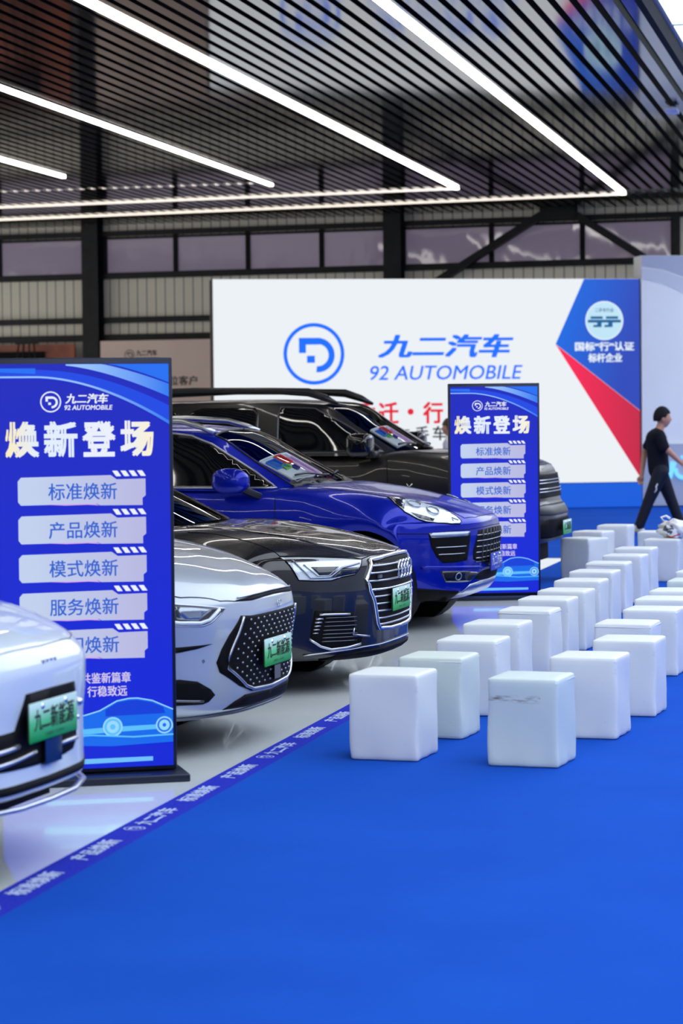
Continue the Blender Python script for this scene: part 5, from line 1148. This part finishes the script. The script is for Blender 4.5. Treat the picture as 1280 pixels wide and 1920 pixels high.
def stool_mesh(seed, m):
    rnd = random.Random(seed); n = 14; w, h = 0.350, 0.42; r = 0.017; vs = []; fs = []; idx = {}
    ph = [rnd.uniform(0, 6.28) for _ in range(8)]
    def pt(a, b_, c):
        p = Vector((a * w / 2, b_ * w / 2, c * h / 2)); hv = Vector((w / 2 - r, w / 2 - r, h / 2 - r))
        q = Vector([max(-hv[i], min(hv[i], p[i])) for i in range(3)]); d = p - q
        if d.length > 1e-6: p = q + d.normalized() * r
        z = c * 0.5 + 0.5
        k = 1 + 0.012 * math.sin(3.0 * z + ph[0]) - 0.010 * (z - 0.5)
        p[0] = p[0] * k + 0.0030 * math.sin(9 * p[1] + 7 * z + ph[1]); p[1] = p[1] * k + 0.0030 * math.sin(8 * p[0] + 6 * z + ph[2])
        wr = math.exp(-((z - 0.03) / 0.10) ** 2) * 0.004
        p[0] += wr * math.sin(40 * p[1] + ph[3]) * (1 if abs(a) > .9 else 0); p[1] += wr * math.sin(38 * p[0] + ph[4]) * (1 if abs(b_) > .9 else 0)
        if c > .95: p[2] += 0.006 * (1 - a * a) * (1 - b_ * b_)
        return (p[0], p[1], p[2] + h / 2)
    tt = [-1 + 2 * (0.5 - 0.5 * math.cos(math.pi * i / n)) for i in range(n + 1)]
    for ax in range(3):
        for s in (-1, 1):
            base = len(vs)
            for i in range(n + 1):
                for j in range(n + 1):
                    c = [0, 0, 0]; c[ax] = s; c[(ax + 1) % 3] = tt[i]; c[(ax + 2) % 3] = tt[j]; vs.append(pt(*c))
            for i in range(n):
                for j in range(n):
                    f = (base + i * (n + 1) + j, base + (i + 1) * (n + 1) + j, base + (i + 1) * (n + 1) + j + 1, base + i * (n + 1) + j + 1); fs.append(f if s > 0 else f[::-1])
    me = bpy.data.meshes.new('cube_stool'); me.from_pydata(vs, [], fs); me.materials.append(m); weld(me, 0.0005); me.polygons.foreach_set('use_smooth', [True] * len(me.polygons)); return me
SM = [stool_mesh(i, ML[0]) for i in range(4)] + [stool_mesh(9, ML[1]), stool_mesh(11, ML[2])]
def seam_mesh():
    b = MB(); w = 0.1690
    b.tube([(-w, -w - 0.001, 0.398), (w, -w - 0.001, 0.398), (w + 0.001, w, 0.398), (-w, w, 0.398)], 0.0028, 6, 0, True); return b.mesh('seam', ML[0], True)
SEAM = [seam_mesh()]
def stool(x, y, ang, mi, label, group):
    o = bpy.data.objects.new('cube_stool', SM[mi]); COL.objects.link(o); o.location = (x, y, 0.0102); o.rotation_euler = (0, 0, math.radians(ang))
    tag(o, label, 'stool', group)
    s = bpy.data.objects.new('piping', SEAM[0]); COL.objects.link(s); s.parent = o
    return o
ORD = ['first', 'second', 'third', 'fourth', 'fifth', 'sixth', 'seventh', 'eighth', 'ninth', 'tenth', 'eleventh', 'twelfth']
LEFT = [(-2.591, 11.407), (-2.52, 12.233), (-2.496, 13.184), (-2.532, 14.242), (-2.487, 15.23), (-2.497, 16.161), (-2.481, 16.95), (-2.503, 17.985), (-2.529, 19.02), (-2.542, 20.107), (-2.524, 21.203), (-2.547, 22.33)]
RIGHT = [(-1.897, 11.307), (-1.739, 12.334), (-1.635, 13.283), (-1.759, 14.324), (-1.701, 15.369), (-1.716, 16.231), (-1.697, 17.015), (-1.673, 18.046), (-1.697, 19.075)]
def place(p, ang, mi, lab, grp):
    a = math.radians(ang); cx = p[0] + 0.168 * math.cos(a) - 0.168 * math.sin(a); cy = p[1] + 0.168 * math.sin(a) + 0.168 * math.cos(a)
    return stool(cx, cy, ang, mi, lab, grp)
LM = [0, 4, 1, 2, 3, 0, 1, 2, 0, 3, 1, 2]; LA = [-5.5, -6.5, -4.0, -4.2, -5, -4, -5.5, -4, -5, -3.5, -5, -4]
EX = {0: 'clean pure white cube stool nearest the camera, front of the left row', 1: 'pale greenish wrinkled cube stool, second in the left row'}
for i, p in enumerate(LEFT):
    place(p, LA[i], LM[i], EX.get(i, 'white cube stool, %s from the front of the left row' % ORD[i]), 'white cube stools of the left row')
RM = [5, 2, 0, 3, 1, 0, 2, 4, 1]; RA = [-7, -5, -4.5, -5, -4, -5, -4, -4.5, -5]
EX = {0: 'pale blue green cube stool with a brown scuff line, front of the right row'}
for i, p in enumerate(RIGHT):
    place(p, RA[i], RM[i], EX.get(i, 'white cube stool, %s from the front of the right row' % ORD[i]), 'white cube stools of the right row')
for i, p in enumerate([(-3.30, 24.18), (-3.36, 25.529), (-3.259, 26.9)]):
    place(p, (-28, -16, -6)[i], (0, 1, 2)[i], ('white cube stool standing askew beside the dark SUV, nearest of that group of three', 'middle white cube stool of the three beside the dark SUV', 'white cube stool farthest back beside the dark SUV, just left of the walking man')[i], 'white cube stools beside the dark SUV')
place((-2.44, 23.93), -5, 0, 'white cube stool with the white plastic bag lying on its top', 'white cube stools at the back right')
place((-2.66, 25.45), -5, 1, 'white cube stool right behind the one that carries the bag', 'white cube stools at the back right')
place((-2.27, 26.98), -5, 2, 'white cube stool behind the plastic bag, near the front foot of the walking man', 'white cube stools at the back right')
place((-1.90, 25.5), -5, 3, 'white cube stool at the right edge of the picture beyond the black bag', 'white cube stools at the back right')

# white plastic bag on a stool
def blob(seed, sx, sy, sz, n=26, amp=0.16):
    rnd = random.Random(seed); ph = [(rnd.uniform(2, 7), rnd.uniform(2, 7), rnd.uniform(2, 7), rnd.uniform(0, 6.28)) for _ in range(7)]
    vs = []; fs = []; k = n // 2
    for i in range(k + 1):
        th = math.pi * i / k
        for j in range(n):
            t = 2 * math.pi * j / n; d = Vector((math.sin(th) * math.cos(t), math.sin(th) * math.sin(t), math.cos(th)))
            f = 1 + amp * sum(math.sin(a * d[0] * 1.6 + b_ * d[1] * 1.6 + c * d[2] * 1.6 + p) for a, b_, c, p in ph) / 3.5
            z = d[2] * sz * f; z = max(z, -sz * 0.72)
            vs.append((d[0] * sx * f, d[1] * sy * f, z + sz * 0.72))
    for i in range(k):
        for j in range(n): fs.append((i * n + j, (i + 1) * n + j, (i + 1) * n + (j + 1) % n, i * n + (j + 1) % n))
    return vs, fs
b = MB(); b.add(*blob(3, .15, .13, .105, 34, .22)); b.tube([(-.10, 0, .16), (-.13, .02, .20), (-.08, .03, .215), (-.04, .02, .19)], 0.012, 6)
M_bag = mat('plastic_bag', rgb(236, 238, 240), 0.3, coat=0.3)
bag = b.build('plastic_bag', M_bag, None, smooth=True); bag.location = (-2.17, 24.14, 0.436); bag.rotation_euler = (0, 0, -.1)
tag(bag, 'crumpled white plastic bag with dark round print lying on a white stool', 'bag')
Sb = Surf([bag.data]); b = MB()
Sb.patch(b, [(-.03 + .055 * math.cos(t), -.2, .085 + .05 * math.sin(t)) for t in [2 * math.pi * j / 18 for j in range(18)]], SD, 0.003, 0.015, mirror=False, skirt=0.002)
b.build('print', mat('bag_print', rgb(90, 96, 110), 0.5), bag, smooth=True)
b = MB(); Sb.line(b, [(-.06, -.2, .02), (.0, -.2, .012), (.08, -.2, .04)], SD, 0.006, 0.002, 0.02, mirror=False); b.build('red_edge', MAT['paper_red'], bag, smooth=True)
# black bag at the right edge
b = MB(); b.add(*blob(5, .17, .12, .17, 26, .08)); bb = b.build('fabric_bag', speckle(mat('black_cloth', (0.008, 0.009, 0.014, 1), 0.85), (0.006, 0.007, 0.012, 1), (0.012, 0.013, 0.02, 1), 30), None, smooth=True)
bb.location = (-1.93, 24.6, 0.0096); bb.scale = (1, 1, 1.45); tag(bb, 'black fabric bag standing on the carpet at the right edge behind the stools', 'bag')
b = MB(); b.tube([(-.07, 0, .22), (-.05, 0, .30), (.05, 0, .30), (.07, 0, .22)], 0.012, 6); b.build('handle', MAT['black'], bb, smooth=True)

# ================================================================== PEOPLE
SKIN = mat('skin', rgb(196, 142, 116), 0.5, spec=0.4)
HAIR = mat('black_hair', (0.008, 0.008, 0.011, 1), 0.75, spec=0.2); HAIR2 = mat('brown_hair', (0.05, 0.025, 0.018, 1), 0.45)
def chain_skin(pts, edges, rad, root=0, sub_=2):
    """limb volumes: overlapping ellipsoids along each bone, later fused by a voxel remesh"""
    m_ = MB(); el = lambda r_: (r_, r_) if not isinstance(r_, tuple) else r_
    for i, j in edges:
        p, q = Vector(pts[i]), Vector(pts[j]); ra, rb = el(rad[i]), el(rad[j]); d = (q - p).length; k = max(2, int(d / 0.022))
        for s in range(k + 1):
            t = s / k; c = p.lerp(q, t); rx = ra[0] + (rb[0] - ra[0]) * t; ry = ra[1] + (rb[1] - ra[1]) * t
            m_.sphere(c, (rx, ry, min(rx, ry)), 14)
    return m_.v, m_.f
def head_geo(mb, c, s=1.0, yaw=0.0):
    """head facing +x before yaw; c = centre"""
    n = 28; k = 18; vs = []; fs = []
    for i in range(k + 1):
        th = math.pi * i / k
        for j in range(n):
            t = 2 * math.pi * j / n; x = math.sin(th) * math.cos(t); y = math.sin(th) * math.sin(t); z = math.cos(th)
            X = 0.098 * x; Y = 0.076 * y; Zv = 0.118 * z
            if z < 0:                                   # jaw narrows, chin forward
                Y *= 1 - 0.30 * (-z); X = X * (1 - 0.22 * (-z)) + 0.022 * (-z) * (1 if x > -0.2 else 0.4)
                if x < 0: X *= 0.85
            f = math.exp(-((t if t < math.pi else t - 2 * math.pi) / 0.16) ** 2)
            nz = math.exp(-((z + 0.18) / 0.16) ** 2); X += 0.024 * f * nz * (x > 0)            # nose
            X += 0.008 * math.exp(-((z + 0.52) / 0.09) ** 2) * math.exp(-((t if t < math.pi else t - 2 * math.pi) / 0.3) ** 2)   # lips
            X -= 0.010 * math.exp(-((z - 0.05) / 0.10) ** 2) * math.exp(-((abs(t if t < math.pi else t - 2 * math.pi) - 0.38) / 0.16) ** 2)  # eye sockets
            vs.append((X, Y, Zv))
    for i in range(k):
        for j in range(n): fs.append((i * n + j, (i + 1) * n + j, (i + 1) * n + (j + 1) % n, i * n + (j + 1) % n))
    cy, sy = math.cos(yaw), math.sin(yaw)
    for sx in (-1, 1):
        b0 = len(vs); m_ = MB(); m_.sphere((-0.008, sx * 0.079, -0.012), (0.018, 0.010, 0.030), 10); vs += m_.v; fs += [tuple(b0 + i for i in f) for f in m_.f]
    mb.add([(c[0] + s * (v[0] * cy - v[1] * sy), c[1] + s * (v[0] * sy + v[1] * cy), c[2] + s * v[2]) for v in vs], fs)
def hand_pts(P, E, R, w, d, palm_n, curl=0.35):
    """palm and five fingers as chains from wrist vertex index w; d = direction, palm_n = across-palm direction"""
    d = Vector(d).normalized(); a = Vector(palm_n).normalized(); nrm = d.cross(a)
    wv = Vector(P[w]); p0 = wv + d * 0.05; P.append(tuple(p0)); E.append((w, len(P) - 1)); R.append((0.024, 0.034)); pi = len(P) - 1
    return pi, d, a, nrm
def fingers(mb, wv, d, a, curl=0.4):
    d = Vector(d).normalized(); a = Vector(a).normalized(); nrm = d.cross(a).normalized(); base = Vector(wv) + d * 0.085
    mb.sphere(Vector(wv) + d * 0.05, (0.04, 0.035, 0.04), 10)
    for k, L_ in enumerate((0.070, 0.080, 0.075, 0.060)):
        p = base + a * (-0.030 + 0.020 * k); pts = [p - d * 0.03]; ang = 0
        for s in range(3):
            pts.append(pts[-1] + (d * math.cos(ang) + nrm * math.sin(ang)) * (L_ / 3 + (0.03 if s == 0 else 0))); ang += curl
        mb.tube(pts, [0.011, 0.0105, 0.0095, 0.008], 8)
    p = Vector(wv) + d * 0.03 - a * 0.03; mb.tube([p, p + d * 0.03 - a * 0.022, p + d * 0.058 - a * 0.026 + nrm * 0.01], [0.012, 0.011, 0.009], 8)
def finish_body(mb, name, m, parent, vox, it=3):
    o = mb.build(name, m, parent, smooth=True); weld(o.data, 1e-5); r = o.modifiers.new('remesh', 'REMESH'); r.mode = 'VOXEL'; r.voxel_size = vox; r.use_smooth_shade = True
    s_ = o.modifiers.new('smooth', 'SMOOTH'); s_.factor = 0.5; s_.iterations = it; return o
def shoe(mb, heel, toe, w=0.045):
    h = Vector(heel); t = Vector(toe); d = t - h
    mb.tube([h, h + d * 0.3 + Vector((0, 0, 0.012)), h + d * 0.65, t], [0.040, 0.046, 0.044, 0.030], 10)
# --- man walking to the right (local x = walking direction, y = away from the camera)
man = empty('person', (-3.17, 33.19, 0.014), AL + 0.02); tag(man, 'man in black t-shirt and black track trousers walking to the right before the stage', 'person')
hipL, hipR = (0.0, 0.09, 0.90), (-0.01, -0.09, 0.90)
P = [(-0.01, 0, 0.93), (-0.03, 0, 1.12), (-0.04, 0, 1.30), (0.0, 0, 1.43), (0.025, 0, 1.50),            # 0-4 spine, neck
     (-0.03, -0.17, 1.37), (0.07, -0.23, 1.16), (0.24, -0.20, 1.00),                                           # 5-7 near (right) arm forward: shoulder elbow wrist
     (-0.05, 0.17, 1.37), (-0.17, 0.22, 1.13), (-0.22, 0.16, 0.82),                                         # 8-10 far arm back
     (0.0, -0.095, 0.88), (-0.17, -0.10, 0.47), (-0.30, -0.10, 0.12),                                           # 11-13 near leg back
     (0.02, 0.095, 0.88), (0.17, 0.10, 0.47), (0.31, 0.10, 0.10)]
E_ = [(0, 1), (1, 2), (2, 3), (3, 4), (2, 5), (5, 6), (6, 7), (2, 8), (8, 9), (9, 10), (0, 11), (11, 12), (12, 13), (0, 14), (14, 15), (15, 16)]
Rr = [(.105, .14), (.10, .13), (.11, .15), .062, .056, .058, .046, .030, .058, .046, .030, .085, .058, .040, .085, .058, .040]
vs, fs = chain_skin(P, E_, Rr)
b = MB(); b.add(vs, fs); head_geo(b, (0.045, 0, 1.590), 1.10); fingers(b, P[7], (0.75, 0.05, -0.45), (0, 0.3, 0.9), 0.35); fingers(b, P[10], (-0.15, 0.0, -1), (1, 0, 0), 0.6)
body = finish_body(b, 'body', SKIN, man, 0.0075)
# hair cap
b = MB(); n = 26; vs = []; fs = []; k = 12
for i in range(k + 1):
    th = math.pi * 0.62 * i / k
    for j in range(n):
        t = 2 * math.pi * j / n; f = math.cos(t)
        th2 = th * (0.62 if f > 0.45 else (1.0 if f < -0.15 else 0.80)); r_ = 1.12 + 0.025 * math.sin(7 * t + 3 * i)
        vs.append((0.038 + 0.100 * r_ * math.sin(th2) * math.cos(t), 0.082 * r_ * math.sin(th2) * math.sin(t), 1.602 + 0.124 * r_ * math.cos(th2)))
for i in range(k):
    for j in range(n): fs.append((i * n + j, (i + 1) * n + j, (i + 1) * n + (j + 1) % n, i * n + (j + 1) % n))
b.add(vs, fs); o = b.build('hair', HAIR, man, smooth=True); md = o.modifiers.new('thick', 'SOLIDIFY'); md.thickness = 0.012
TEE = mat('black_cotton', (0.006, 0.007, 0.014, 1), 0.85, spec=0.2); TRS = mat('navy_black_jersey', (0.006, 0.008, 0.018, 1), 0.7, spec=0.3)
Ps = [(-0.01, 0, 0.89), (-0.02, 0, 0.98), (-0.03, 0, 1.14), (-0.045, 0, 1.30), (-0.015, 0, 1.40), (-0.03, -0.17, 1.36), (0.035, -0.215, 1.19), (-0.05, 0.17, 1.36), (-0.13, 0.21, 1.20)]
vs, fs = chain_skin(Ps, [(0, 1), (1, 2), (2, 3), (3, 4), (3, 5), (5, 6), (3, 7), (7, 8)], [(.150, .165), (.150, .155), (.148, .155), (.150, .17), .072, .082, .074, .082, .074], 2)
b = MB(); b.add(vs, fs); finish_body(b, 't_shirt', TEE, man, 0.012, 5)
Pt = [(-0.01, 0, 0.93), (0.0, -0.095, 0.84), (-0.16, -0.10, 0.48), (-0.295, -0.10, 0.13), (0.02, 0.095, 0.84), (0.165, 0.10, 0.48), (0.305, 0.10, 0.12)]
vs, fs = chain_skin(Pt, [(0, 1), (1, 2), (2, 3), (0, 4), (4, 5), (5, 6)], [(.125, .16), (.115, .11), .082, .070, (.115, .11), .082, .070], 0)
b = MB(); b.add(vs, fs); tr = finish_body(b, 'trousers', TRS, man, 0.012, 5)
b = MB(); b.tube([(-0.06, -0.205, 0.70), (-0.08, -0.200, 0.66), (-0.075, -0.20, 0.62), (-0.10, -0.195, 0.58)], [0.010, 0.016, 0.012, 0.014], 8, flat=0.6); b.build('print', MAT['paper'], tr, smooth=True)
SHO = mat('white_trainer', rgb(225, 225, 215), 0.6)
b = MB(); shoe(b, (-0.36, -0.10, 0.12), (-0.22, -0.10, 0.030)); o = b.build('shoe', SHO, man, smooth=True)
b = MB(); b.tube([(-0.38, -0.10, 0.075), (-0.30, -0.10, 0.035), (-0.21, -0.10, 0.008)], [0.03, 0.036, 0.03], 8, flat=0.35); b.build('sole', mat('yellow_sole', rgb(215, 195, 90), 0.6), o, smooth=True)
b = MB(); shoe(b, (0.31, 0.10, 0.05), (0.50, 0.10, 0.075)); b.build('shoe', SHO, man, smooth=True)
# --- woman standing behind the SUV and the far LED poster
wo = empty('person', (-5.93, 32.45, 0.016), AL + math.pi * 0.95); tag(wo, 'person with brown hair and white top, mostly hidden beside the far LED poster', 'person')
P = [(0, 0, 0.90), (0, 0, 1.08), (0, 0, 1.25), (0, 0, 1.36), (0.01, 0, 1.42), (0, -0.15, 1.29), (-0.02, -0.19, 1.03), (0.05, -0.18, 0.80), (0, 0.15, 1.29), (-0.02, 0.19, 1.03), (0.05, 0.18, 0.80), (0, -0.085, 0.84), (0.01, -0.09, 0.46), (0, -0.09, 0.08), (0, 0.085, 0.84), (0.01, 0.09, 0.46), (0, 0.09, 0.08)]
vs, fs = chain_skin(P, E_, [(.10, .12), (.085, .11), (.09, .12), .048, .045, .05, .036, .025, .05, .036, .025, .08, .055, .036, .08, .055, .036])
b = MB(); b.add(vs, fs); head_geo(b, (0.02, 0, 1.49), 0.95); fingers(b, P[7], (0.15, 0, -1), (1, 0, 0), 0.3); fingers(b, P[10], (0.15, 0, -1), (1, 0, 0), 0.3)
finish_body(b, 'body', SKIN, wo, 0.009)
b = MB(); vs = []; fs = []
for i in range(k + 1):
    th = math.pi * 0.80 * i / k
    for j in range(n):
        t = 2 * math.pi * j / n; f = math.cos(t); th2 = th * (0.55 if f > 0.35 else 1.0)
        vs.append((0.012 + 0.108 * math.sin(th2) * math.cos(t), 0.088 * math.sin(th2) * math.sin(t), 1.50 + 0.128 * math.cos(th2)))
for i in range(k):
    for j in range(n): fs.append((i * n + j, (i + 1) * n + j, (i + 1) * n + (j + 1) % n, i * n + (j + 1) % n))
b.add(vs, fs); o = b.build('hair', HAIR2, wo, smooth=True); md = o.modifiers.new('thick', 'SOLIDIFY'); md.thickness = 0.012
vs, fs = chain_skin([(0, 0, .84), (0, 0, 1.0), (0, 0, 1.25), (0, 0, 1.35), (0, -0.155, 1.29), (-0.01, -0.185, 1.12), (0, .155, 1.29), (-0.01, .185, 1.12)], [(0, 1), (1, 2), (2, 3), (2, 4), (4, 5), (2, 6), (6, 7)], [(.13, .15), (.11, .14), (.115, .15), .06, .07, .06, .07, .06], 1)
b = MB(); b.add(vs, fs); finish_body(b, 'blouse', mat('white_cotton', rgb(225, 222, 224), 0.8), wo, 0.012, 5)
vs, fs = chain_skin([(0, 0, .90), (0, -0.085, .80), (0.01, -0.09, .46), (0, -0.09, .09), (0, 0.085, .80), (0.01, .09, .46), (0, .09, .09)], [(0, 1), (1, 2), (2, 3), (0, 4), (4, 5), (5, 6)], [(.12, .14), .10, .075, .06, .10, .075, .06], 0)
b = MB(); b.add(vs, fs); finish_body(b, 'trousers', TRS, wo, 0.012, 5)
for sy in (-1, 1):
    b = MB(); shoe(b, (-0.05, sy * 0.09, 0.045), (0.16, sy * 0.09, 0.035)); b.build('shoe', MAT['black'], wo, smooth=True)
# small white emergency fixture on the ceiling edge
b = MB(); b.box((0, 0, 0), (0.16, 0.42, 0.05)); b.box((0, 0, 0.035), (0.05, 0.05, 0.03)); o = b.build('ceiling_fixture', mat('white_enamel', rgb(215, 218, 228), 0.5), None, bevel=0.006)
o.location = (-2.88, 32.1, 5.64); tag(o, 'small white rectangular fixture under the slats near the skylight edge', 'fixture')
